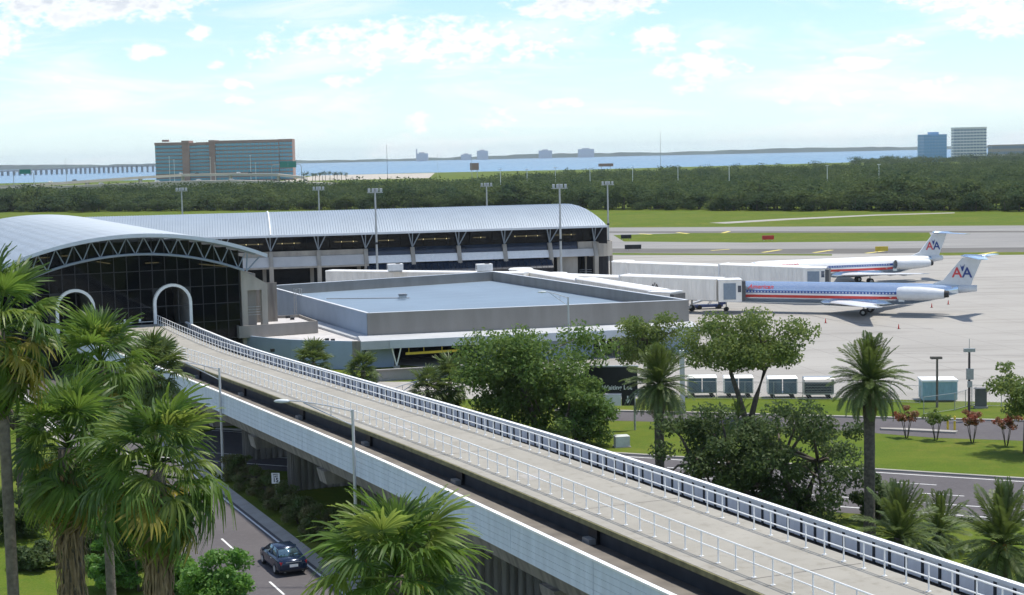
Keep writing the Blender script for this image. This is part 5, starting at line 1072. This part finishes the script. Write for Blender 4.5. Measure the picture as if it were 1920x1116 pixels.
# ------------------------------------------------------------------ vegetation
NR = np.random.default_rng(7)
leaf_dark = M('leaf_dark_green', (.046, .080, .026), .6, scale=.5, transl=.36, spec=.25, col2=(.090, .130, .044))
leaf_mid = M('leaf_mid_green', (.068, .135, .028), .55, scale=.45, transl=.4, spec=.25, col2=(.130, .195, .046))
leaf_oak = M('leaf_oak_green', (.085, .140, .030), .6, scale=.5, transl=.42, spec=.25, col2=(.150, .195, .055))
leaf_bright = M('leaf_bright_green', (.075, .190, .028), .5, scale=.8, transl=.4, spec=.3, col2=(.13, .25, .05))
leaf_hedge = M('leaf_hedge_green', (.10, .165, .045), .65, scale=.9, transl=.3, spec=.2, col2=(.19, .16, .08))
leaf_red = M('leaf_myrtle_red', (.34, .07, .055), .6, scale=1.2, transl=.35, col2=(.11, .14, .04))
leaf_wood = M('leaf_forest_green', (.028, .056, .030), .8, scale=.075, spec=.05, transl=.3, col2=(.105, .140, .048), world=True)
bark = M('grey_brown_bark', (.11, .09, .07), .9, var=.35, scale=4, bump=.8, bscale=18)
palm_bark = M('palm_bark', (.155, .13, .10), .9, var=.3, scale=6, bump=.8, bscale=14)
frond_m = M('palm_frond_green', (.105, .185, .030), .55, var=.42, scale=.9, transl=.42, spec=.3)
frond_y = M('palm_frond_yellow', (.34, .30, .05), .5, var=.3, scale=1, transl=.4)
frond_dead = M('palm_frond_dead', (.24, .175, .095), .85, var=.35, scale=3, transl=.15)
frond_sabal = M('sabal_frond_green', (.085, .125, .03), .5, var=.4, scale=.8, transl=.3)
date_m = M('date_frond_green', (.105, .155, .036), .5, var=.4, scale=.7, transl=.3)
fruit_m = M('date_fruit_orange', (.55, .16, .02), .6, var=.2)

def cards(C, size, out, aspect=.5, flat=.5):
    n = len(C); nrm = out * flat + NR.normal(size=(n, 3)) * .7; nrm[:, 2] += .35; nrm /= np.linalg.norm(nrm, axis=1)[:, None] + 1e-9
    a = np.cross(nrm, NR.normal(size=(n, 3))); a /= np.linalg.norm(a, axis=1)[:, None] + 1e-9; b = np.cross(nrm, a)
    s = size[:, None]; V = np.stack([C + a * s, C + b * s * aspect, C - a * s, C - b * s * aspect], 1).reshape(-1, 3)
    return V, np.arange(4 * n, dtype=np.int32).reshape(n, 4)
def crown(nclump, rad, nleaf, size, zsq=.75, shell=2.4, crad=(.26, .42), lowcut=-.55):
    """leaf cards gathered in uneven clumps through an ellipsoid"""
    R3 = np.array(rad); d = NR.normal(size=(nclump, 3)); d /= np.linalg.norm(d, axis=1)[:, None]; d[:, 2] = np.maximum(d[:, 2], lowcut)
    rr = NR.random(nclump) ** (1 / shell); cen = d * rr[:, None] * R3 * .82
    cr = NR.uniform(*crad, nclump) * R3.mean()
    w = cr ** 2; idx = NR.choice(nclump, nleaf, p=w / w.sum())
    u = NR.normal(size=(nleaf, 3)); u /= np.linalg.norm(u, axis=1)[:, None]
    rad_ = cr[idx] * NR.random(nleaf) ** .45
    pts = cen[idx] + u * rad_[:, None] * np.array([1.1, 1.1, zsq])
    V, F = cards(pts, NR.uniform(.6, 1.25, nleaf) * size, u)
    return V, F, cen, cr
def tree(name, label, base, h, rad, cz_, nclump, nleaf, size, mat, stems=1, lean=0.0, cat='tree', group=None, trunk_r=.28, crad=(.18, .36), shell=2.6, fork=.45, lowcut=-.55):
    T = thing(name, label, cat, base, 0, group); V, F, cen, cr = crown(nclump, rad, nleaf, size, crad=crad, shell=shell, lowcut=lowcut); V = V + np.array([lean, 0, cz_])
    o = bpy.data.objects.new('crown', npmesh('crown', V, F, mat)); link(o, T)
    mb = MB(); order = np.argsort(-cr)[: max(6, min(nclump, 16))]
    for s_ in range(stems):
        an = 2 * math.pi * s_ / stems + .4; sp = 0 if stems == 1 else .16 * h
        b0 = Vector((.12 * math.cos(an), .12 * math.sin(an), 0)) if stems > 1 else Vector((0, 0, 0)); f = Vector((lean * .4 + sp * math.cos(an), sp * .6 * math.sin(an), h * fork))
        mid = b0.lerp(f, .5) + Vector((NR.uniform(-.1, .1), NR.uniform(-.1, .1), 0)) * h * .1
        mb.tube([b0, mid, f], [trunk_r, trunk_r * .8, trunk_r * .62], 8)
        for k in order[s_::stems]:
            e = Vector(cen[k]) + Vector((lean, 0, cz_)); m2 = f.lerp(e, .5) + Vector((0, 0, .06 * h)); mb.tube([f, m2, e], [trunk_r * .5, trunk_r * .3, trunk_r * .1], 6)
    mb.build('trunk', bark, T, True, local=True)
    return T
# big trees on the right
def B_(px, py): return P(px, py)
tree('broadleaf_tree', 'big bright green broadleaf tree behind the middle of the guideway', PY(1015, 830, 141) * Vector((1, 1, 0)).x if False else Vector((PY(1015, 830, 141).x, 141, 0)), 11.4, (8.7, 6.0, 6.2), 5.4, 76, 23000, .2, leaf_mid, 2, crad=(.15, .32), lowcut=-.9)
tree('broadleaf_tree', 'lower green tree spreading at the right foot of the big bright tree', Vector((PY(1088, 830, 136).x, 136, 0)), 6.4, (3.7, 3.4, 3.4), 3.0, 30, 7500, .19, leaf_mid, 2, lowcut=-.9)
tree('oak_tree', 'wide oak with dark forked trunks before the parked silver jet', P(1403, 797), 11.0, (7.7, 5.8, 4.1), 7.2, 64, 16500, .18, leaf_oak, 2, trunk_r=.3, crad=(.14, .3), lowcut=-.35)
tree('broadleaf_tree', 'mid green tree behind the crown of the left date palm', Vector((PY(1215, 650, 166).x, 166, 0)), 9.6, (4.8, 3.8, 4.6), 5.3, 32, 6500, .19, leaf_oak, 1)
tree('broadleaf_tree', 'green tree at the right edge beside the apron', Vector((PY(1925, 700, 128).x, 128, 0)), 8.2, (3.1, 2.8, 4.2), 4.6, 26, 6000, .18, leaf_oak, 1)
tree('broadleaf_tree', 'dark dense tree left of the pair beside the guideway railing', Vector((PY(1335, 900, 108).x, 108, 0)), 8.2, (5.3, 4.3, 4.8), 4.0, 56, 12500, .16, leaf_dark, 2, lowcut=-.9, crad=(.12, .27), shell=3.2)
tree('broadleaf_tree', 'dark dense tree right of the pair before the right date palm', Vector((PY(1500, 890, 106).x, 106, 0)), 8.8, (5.5, 4.4, 5.0), 4.3, 58, 13000, .16, leaf_dark, 2, lowcut=-.9, crad=(.12, .27), shell=3.2)
tree('shrub', 'dark rounded shrub at the foot of the right date palm', Vector((PY(1640, 940, 106).x, 106, 0)), 3.2, (2.3, 2.0, 1.8), 1.4, 22, 5200, .14, leaf_dark, 2, cat='shrub')
tree('shrub', 'low dark shrub between the guideway fence and the dark trees', Vector((PY(1430, 960, 106).x, 106, 0)), 3.8, (3.6, 2.2, 2.2), 1.6, 26, 7000, .14, leaf_dark, 2, cat='shrub')
for i, (px, py, red_) in enumerate([(1700, 821, 1), (1755, 825, 0), (1823, 830, 1), (1887, 836, 1)]):
    tree('crape_myrtle', ('small crape myrtle with the reddest crown nearest the right date palm', 'greenest small crape myrtle behind the yellow bollards', 'reddish small crape myrtle right of the yellow bollards', 'last small crape myrtle of the row at the right edge')[i], P(px, py), 2.8, (1.35, 1.2, 1.0), 2.0, 14, 1100, .11, leaf_red if red_ else leaf_oak, 4, cat='tree', group='crape myrtles in a row', trunk_r=.045, fork=.5)
# left side: bushes, dark trees under the palms, hedges along the road
for i, (px, py, Y, rr, hh, mt) in enumerate([(412, 1068, 77, 1.75, 6.3, leaf_bright), (322, 1085, 84, 1.5, 4.2, leaf_bright), (205, 1075, 92, 1.9, 2.6, leaf_bright), (230, 990, 98, 1.9, 4.6, leaf_bright), (185, 1010, 102, 2.0, 3.0, leaf_dark), (90, 960, 118, 3.0, 3.2, leaf_dark)]):
    p = PY(px, py, Y); tree('shrub', ('bright green rounded shrub at the road edge left of the sedan', 'bright green shrub behind the shaggy palm trunk', 'bright green shrub between the two palm trunks', 'tall green shrub behind the right palm trunk', 'dark shrub in the shade between the palm trunks', 'dark low shrub behind the left palms')[i], Vector((p.x, Y, 0)), hh, (rr * 1.15, rr * 1.05, min(hh * .62, rr * 1.25)), max(hh * .45, hh - rr * 1.15), 30, 8000, .13, mt, 3, cat='shrub', trunk_r=.07)
for i, (px, py, Y, rr, hh) in enumerate([(20, 1010, 106, 2.6, 3.6), (150, 960, 112, 2.8, 4.2), (60, 1075, 98, 1.8, 1.6), (255, 945, 92, 1.9, 6.0)]):
    tree('shrub', ('dark shrub at the left edge behind the bare palm trunk', 'dark shrub mass behind the thatched palm', 'low shrub on the lawn at lower left', 'tall dark shrub close behind the shaggy palm')[i], Vector((PY(px, py, Y).x, Y, 0)), hh, (rr * 1.2, rr, min(hh * .6, rr * 1.3)), max(hh * .45, hh - rr * 1.2), 30, 7000, .15, leaf_dark, 3, cat='shrub', trunk_r=.07)
tree('shade_tree', 'dark slender tree with thin trunk behind the leftmost palm', Vector((PY(44, 1000, 112).x, 112, 0)), 8.6, (2.0, 2.0, 2.2), 7.2, 16, 3000, .17, leaf_dark, 1, trunk_r=.3, fork=.72)
hp = [(446, 29.5), (474, 29.5), (500, 29.5), (528, 29.5), (560, 29.5), (596, 29.5), (632, 29.5)]
for i, (px, o_) in enumerate(hp):
    b = solve_o(px, o_); tree('hedge_bush', ('hedge bush nearest the guard rail', 'second hedge bush from the guard rail', 'hedge bush just left of the speed sign post', 'tallest hedge bush below the speed sign', 'hedge bush right of the speed sign', 'hedge bush before the fan palm', 'hedge bush half hidden by the front fan palm')[i], b, 2.2, (1.75 if i < 4 else 1.5, 1.6, 1.25 + .1 * (i % 2)), .95, 22, 5200, .10, leaf_hedge, 3, cat='bush', group='clipped hedge bushes along the road', trunk_r=.05)

# ---- palms
def fan_mesh(name, mat, nseg, Lb, pet, droop, spread=R(125), seed=0, ragged=.15):
    rg = random.Random(seed); V = []; F = []
    # petiole
    mb = MB(); mb.tube([(0, 0, 0), (pet * .5, 0, .03), (pet, 0, -.02)], [.028, .022, .016], 4); V += mb.v; F += [tuple(f) for f in mb.f if len(f) == 4]
    hub = Vector((pet, 0, -.02)); st = 2 * spread / nseg
    for k in range(nseg):
        a = -spread + (k + .5) * st; ln = Lb * (1 - .28 * abs(a / spread) ** 2) * rg.uniform(1 - ragged, 1 + ragged * .4)
        d = Vector((math.cos(a), math.sin(a), 0)); q = Vector((-d.y, d.x, 0)); cup = .18 * math.sin(abs(a)) * rg.uniform(.6, 1.3)
        prev = None; base = len(V); rows = [0.06, .3, .55, .78, 1.0]; dr = droop * rg.uniform(.45, 1.5)
        for j, t in enumerate(rows):
            r_ = ln * t; z = cup * r_ - dr * max(0, t - .35) ** 1.6 * ln; sh = 1 - .25 * dr * max(0, t - .4)
            w = min(math.tan(st / 2) * r_ * 1.05, .042 * Lb) * (1.0 if t < .6 else (1.0 - (t - .6) / .4 * .9))
            c = hub + d * r_ * sh + Vector((0, 0, z)); pl = .012 * (1 if k % 2 else -1)
            V.append(tuple(c - q * w + Vector((0, 0, pl)))); V.append(tuple(c + q * w - Vector((0, 0, pl))))
        for j in range(len(rows) - 1): b = base + 2 * j; F.append((b, b + 1, b + 3, b + 2))
    return npmesh(name, V, np.array(F), mat)
def pin_mesh(name, mat, L, nl, ll, arch, droop=.25, seed=0):
    rg = random.Random(seed); V = []; F = []; n = 9; sp = []
    for k in range(n):
        t = k / (n - 1); an = arch * t; sp.append(Vector((L * (t - .12 * t * t * arch), 0, L * (.28 * t - .5 * arch * t * t * .75))))
    mb = MB(); mb.tube(sp, [.035 * (1 - .85 * k / (n - 1)) for k in range(n)], 4); V += mb.v; F += [tuple(f) for f in mb.f if len(f) == 4]
    for k in range(nl):
        t = .1 + .9 * (k + .5) / nl; x = t * (n - 1); i = min(n - 2, int(x)); c = sp[i].lerp(sp[i + 1], x - i); tg = (sp[i + 1] - sp[i]).normalized()
        ln = ll * (math.sin(math.pi * min(1, .12 + t * .88)) ** .55) * rg.uniform(.85, 1.1) + .05
        for sy in (-1, 1):
            d = (tg * .55 + Vector((0, sy * .8, .30 * rg.uniform(.3, 1.3)))).normalized(); tip = c + d * ln - Vector((0, 0, droop * ln)); m_ = c + d * ln * .5; w = tg * .034
            b = len(V); V += [tuple(c), tuple(m_ + w), tuple(tip), tuple(m_ - w)]; F.append((b, b + 1, b + 2, b + 3))
    return npmesh(name, V, np.array(F), mat)
frond_l = M('palm_frond_light', (.175, .245, .048), .45, var=.35, scale=1.1, transl=.45, spec=.4)
frond_d = M('palm_frond_deep', (.075, .14, .027), .5, var=.4, scale=.9, transl=.38, spec=.45)
FAN = {d: [fan_mesh('fan_frond', (frond_m, frond_l, frond_d, frond_m)[k], 38, 1.0, .95, d, spread=R(118), seed=k + int(d * 10), ragged=.3) for k in range(4)] for d in (.55, 1.15, 1.8)}
FANY = fan_mesh('fan_frond_yellow', frond_y, 28, .95, .9, 1.0, seed=9); FAND = [fan_mesh('dead_frond', frond_dead, 16, .95, .9, 1.5, spread=R(70), seed=20 + k, ragged=.4) for k in range(2)]
SAB = [fan_mesh('sabal_frond', frond_sabal, 26, .85, .8, d, seed=30 + k) for k, d in enumerate((.5, 1.0))]
def orient(az, pitch, roll=0.0): return Matrix.Rotation(az, 4, 'Z') @ Matrix.Rotation(-pitch, 4, 'Y') @ Matrix.Rotation(roll, 4, 'X')
def fanpalm(label, px, py, Y, reach, n, tr, skirt=0, yellow=0, seed=1, group='fan palms beside the road', meshes=None, ndead=14, hi=80, lo=-62, lean=.15):
    rg = random.Random(seed); c = PY(px, py, Y); T = thing('fan_palm', label, 'palm tree', (c.x, Y, 0), rg.uniform(0, 6), group); H_ = c.z; sc = reach / 1.8
    mb = MB(); rings = 14; pts = [(lean * math.sin(k / rings * 1.5) * .4, lean * .3 * math.sin(k * .4), (H_ + .1) * k / rings) for k in range(rings + 1)]; top = Vector(pts[-1])
    mb.tube(pts, [tr * (1.25 - .3 * k / rings) for k in range(rings + 1)], 12); mb.build('trunk', palm_bark, T, True, local=True)
    ga = 2.39996
    for k in range(n):
        t = k / (n - 1); pitch = R(hi + (lo - hi) * t ** .85 + rg.uniform(-9, 9)); az = k * ga + rg.uniform(-.25, .25)
        if meshes: me = meshes[0] if t < .5 else meshes[1]
        else: me = FAN[.55 if t < .22 else (1.15 if t < .55 else 1.8)][rg.randrange(4)]
        if yellow and t > .6 and rg.random() < yellow: me = FANY
        piece('frond', me, T, top + Vector((0, 0, .3 - .8 * t)) * sc, rot=orient(az, pitch, rg.uniform(-.6, .6)), scale=sc * rg.uniform(.72, 1.12))
    for k in range(ndead):
        piece('dead_frond', FAND[k % 2], T, top + Vector((0, 0, -.25 - .35 * rg.random())) * sc, rot=orient(k * ga * 1.7, R(rg.uniform(-84, -58)), rg.uniform(-.6, .6)), scale=sc * rg.uniform(.75, 1.05))
    if skirt:      # thatch of old hanging leaves round the stem
        V = []; F = []
        for k in range(520):
            a = rg.uniform(0, 6.283); z = H_ - .5 - skirt * rg.random() ** .9; r0 = tr * 1.0 + .03; L_ = rg.uniform(.5, 1.1); fl = rg.uniform(.03, .34) * (1.0 if z > H_ - skirt * .6 else .6)
            d = Vector((math.cos(a), math.sin(a), 0)); q = Vector((-d.y, d.x, 0)) * rg.uniform(.012, .035); p0 = d * r0 + Vector((0, 0, z)); p1 = d * (r0 + fl) + Vector((0, 0, z - L_ * .45)); p2 = d * (r0 + fl * .75) + Vector((rg.uniform(-.05, .05), rg.uniform(-.05, .05), z - L_))
            b = len(V); V += [tuple(p0 - q), tuple(p0 + q), tuple(p1 + q), tuple(p1 - q), tuple(p2 + q * .4), tuple(p2 - q * .4)]; F += [(b, b + 1, b + 2, b + 3), (b + 3, b + 2, b + 4, b + 5)]
        o = bpy.data.objects.new('leaf_thatch', npmesh('leaf_thatch', V, np.array(F), frond_dead)); link(o, T); o['kind'] = 'stuff'
    return T
fanpalm('tall fan palm at the left edge with bare pale trunk', 2, 622, 50, 2.2, 50, .17, yellow=.45, seed=1, ndead=20, lean=-.1)
fanpalm('fan palm rising behind the left palms before the left arch', 188, 694, 60, 2.2, 50, .17, yellow=.25, seed=2, skirt=1.4)
fanpalm('fan palm with thick brown thatch skirt at lower left', 124, 846, 52, 2.4, 52, .34, skirt=4.6, yellow=.3, seed=3, ndead=26)
fanpalm('shaggy-trunked fan palm right of the thatched palm', 290, 886, 48, 2.4, 52, .30, skirt=3.4, yellow=.3, seed=4, ndead=22)
fanpalm('fan palm crown rising at bottom centre before the guideway', 745, 1086, 38, 2.2, 50, .2, yellow=.3, seed=6, ndead=12)
fanpalm('small dense shaggy palm beside the guideway walkway start', 290, 700, 74, 1.95, 56, .2, skirt=1.6, seed=5, meshes=SAB, ndead=22)
fanpalm('cabbage palm against the curving grey wall', 588, 682, 157, 2.7, 44, .22, seed=7, meshes=SAB, ndead=6, group='cabbage palms by the ramp building')
fanpalm('cabbage palm at the corner of the curving grey wall', 680, 697, 153, 2.4, 42, .22, seed=8, meshes=SAB, ndead=6, group='cabbage palms by the ramp building')
fanpalm('left cabbage palm of the clump beside the short street lamp', 802, 732, 143, 2.5, 42, .2, seed=9, meshes=SAB, ndead=8, group='cabbage palms by the ramp building')
fanpalm('right cabbage palm of the clump beside the big bright tree', 845, 718, 145, 2.7, 42, .2, seed=10, meshes=SAB, ndead=8, group='cabbage palms by the ramp building')
DATE = [pin_mesh('date_frond', date_m, 3.1, 46, .46, a, seed=40 + k) for k, a in enumerate((.5, .95, 1.35))]; DATED = pin_mesh('dead_frond', frond_dead, 2.6, 24, .32, 1.5, seed=50)
def datepalm(label, px, pyc, Y, scale, n, tr, seed, fruit=0, hi=84, lo=-48, ndead=12, group='date palms'):
    rg = random.Random(seed); c = PY(px, pyc, Y); T = thing('date_palm', label, 'palm tree', (c.x, Y, 0), rg.uniform(0, 6), group); H_ = c.z
    mb = MB(); k_ = 12; mb.tube([(0, 0, H_ * k / k_) for k in range(k_ + 1)], [tr * (1.15 if k < 2 else 1.0 if k < k_ - 2 else 1.3) * (1 + .05 * (k % 2)) for k in range(k_ + 1)], 12); mb.build('trunk', M('date_bark', (.10, .085, .07), .95, var=.4, scale=5, bump=1.0, bscale=10), T, True, local=True)
    for k in range(n):
        t = k / (n - 1); pitch = R(hi + (lo - hi) * t ** .9 + rg.uniform(-8, 8)); me = DATE[0 if t < .3 else (1 if t < .65 else 2)]
        piece('frond', me, T, Vector((0, 0, H_ + .15 - .3 * t)), rot=orient(k * 2.39996 + rg.uniform(-.2, .2), pitch, rg.uniform(-.4, .4)), scale=scale * rg.uniform(.88, 1.08))
    for k in range(ndead): piece('dead_frond', DATED, T, Vector((0, 0, H_ - .3)), rot=orient(k * 2.4 * 1.6, R(rg.uniform(-80, -45)), rg.uniform(-.4, .4)), scale=scale * rg.uniform(.7, .95))
    for k in range(fruit):
        a = k * 2.0 + .5; mb = MB(); c0 = Vector((.45 * math.cos(a), .45 * math.sin(a), H_ + .05)); mb.tube([(0, 0, H_), c0 + Vector((0, 0, .1)), c0], .02, 4)
        for j in range(26): p = c0 + Vector((rg.uniform(-.16, .16), rg.uniform(-.16, .16), -rg.random() * .5)); mb.tube([p, p + Vector((0, 0, .06)), p + Vector((0, 0, .12))], [.02, .045, .02], 5)
        mb.build('fruit_cluster', fruit_m, T, local=True)
    return T
datepalm('date palm with dark trunk left of the oak', 1235, 722, 113, 1.02, 84, .33, 21)
datepalm('tall date palm standing clear against the apron', 1630, 716, 100, 1.0, 84, .34, 22)
datepalm('low date palm behind the guideway fence beside the dark shrub', 1688, 1008, 92, 1.12, 60, .28, 23, ndead=4)
datepalm('smaller low date palm between the two low date palms', 1762, 1000, 97, .9, 48, .24, 24, ndead=3)
datepalm('low date palm with orange fruit clusters at the right edge', 1878, 1022, 86, 1.2, 64, .34, 25, fruit=4, ndead=5)
datepalm('small yellowing palm at the foot of the oak', 1385, 785, 140, .62, 22, .14, 26, ndead=3)

# ---- the wood beyond the airfield
fvar = []
for k in range(5):
    V, F, cen, cr = crown(11, (5.0, 5.0, 5.0), 900, .5, zsq=.8, shell=3, crad=(.36, .58), lowcut=-.95); fvar.append((V, F))
fmesh = [npmesh('wood_crown', V + np.array([0, 0, 4.9]), F, leaf_wood) for V, F in fvar]
tmesh = MB().tube([(0, 0, 0), (.1, 0, 3), (0, .1, 6)], [.35, .28, .15], 6).mesh('wood_trunk', bark)
edge_px = [(-120, 399), (200, 398), (700, 393), (1140, 394), (1500, 396), (1900, 397), (2050, 397)]
def edgeY(px): return P(px, float(np.interp(px, [e[0] for e in edge_px], [e[1] for e in edge_px]))).y
rg = random.Random(5); cnt = 0
for row in range(3):
    for k in range(72):
        px = -40 + k * 28 + rg.uniform(-10, 10) + row * 9; Y = edgeY(px) + 4 + row * 10 + rg.uniform(-2, 3); x = (px - 960) / FPX * Y; s_ = rg.uniform(.42, 1.0) + .16 * row + (.4 if rg.random() < .16 else 0)
        T = thing('wood_tree', ('dark green tree along the front edge of the wood beyond the airfield', 'dark green tree in the second rank of the wood beyond the airfield', 'dark green tree in the third rank of the wood beyond the airfield')[row], 'tree', (x, Y, -.3), rg.uniform(0, 6), 'trees along the edge of the wood', scale=s_)
        piece('crown', fmesh[cnt % 5], T, scale=(rg.uniform(1.0, 1.75), rg.uniform(1.0, 1.6), rg.uniform(.8, 1.2))); piece('trunk', tmesh, T); cnt += 1
VV = []; FF = []; off = 0; nn = 0
small = [(V[: 4 * 330], F[:330]) for V, F in fvar]
def backY(px): return float(np.interp(px, [-200, 800, 900, 1050, 1300, 2100], [1010, 1030, 1150, 1420, 1560, 1620]))
pts = []
for _ in range(3900):
    px = NR.uniform(-120, 2080); y0 = edgeY(px) + 32; Y = y0 + (backY(px) - y0) * NR.random() ** .8; pts.append((px, Y, 1.0))
for _ in range(260): pts.append((NR.uniform(1600, 2080), NR.uniform(2050, 2350), 1.15))
for _ in range(60): pts.append((NR.uniform(-120, 60), NR.uniform(1150, 1280), .9))
for px, Y, k in pts:
    V, F = small[int(NR.integers(5))]; s_ = (NR.uniform(.6, .92) if NR.random() < .86 else NR.uniform(.95, 1.32)) * k; a = NR.uniform(0, 6.28); c, s2 = math.cos(a), math.sin(a)
    W = V * s_ * np.array([NR.uniform(1.1, 1.9), NR.uniform(1.1, 1.7), 1.12]); W = np.stack([W[:, 0] * c - W[:, 1] * s2, W[:, 0] * s2 + W[:, 1] * c, W[:, 2]], 1) + np.array([(px - 960) / FPX * Y, Y, 5.6 * s_ + NR.uniform(0, 1.4)])
    VV.append(W); FF.append(F + off); off += len(W)
o = bpy.data.objects.new('forest', npmesh('forest', np.concatenate(VV), np.concatenate(FF), leaf_wood)); link(o); tag(o, 'dense dark wood stretching behind the airfield to the bay', 'forest', kind='stuff')
# roadside palms by the beach, far left centre
for i in range(12):
    px = 570 + i * 7 + rg.uniform(-2, 2); p = PY(px, 327 + rg.uniform(-2, 3), 1480); T = thing('beach_palm', 'tiny palm in the row by the beach right of the office block', 'palm tree', (p.x, 1480, 0), 0, 'palms by the beach')
    MB().tube([(0, 0, 0), (0, 0, p.z)], [.3, .22], 6).build('trunk', palm_bark, T, local=True); V, F = cards(NR.normal(size=(60, 3)) * np.array([1.2, 1.2, .8]) + np.array([0, 0, p.z + .3]), np.full(60, .9), NR.normal(size=(60, 3)), .25); o = bpy.data.objects.new('crown', npmesh('crown', V, F, leaf_wood)); link(o, T)

# ------------------------------------------------------------------ air
hz = MB().bb(-7000, 7000, -300, 12900, -4, 95).build('haze', None); tag(hz, 'thin bluish sea haze over the whole place', 'haze', kind='stuff')
hm = bpy.data.materials.new('haze_air'); hm.use_nodes = True; N = hm.node_tree.nodes; L = hm.node_tree.links; N.remove(N['Principled BSDF']); pv = N.new('ShaderNodeVolumePrincipled'); pv.inputs['Density'].default_value = 4.5e-5; pv.inputs['Color'].default_value = (.86, .95, 1, 1); pv.inputs['Anisotropy'].default_value = .3
L.new(pv.outputs[0], N['Material Output'].inputs['Volume']); hz.data.materials.append(hm)
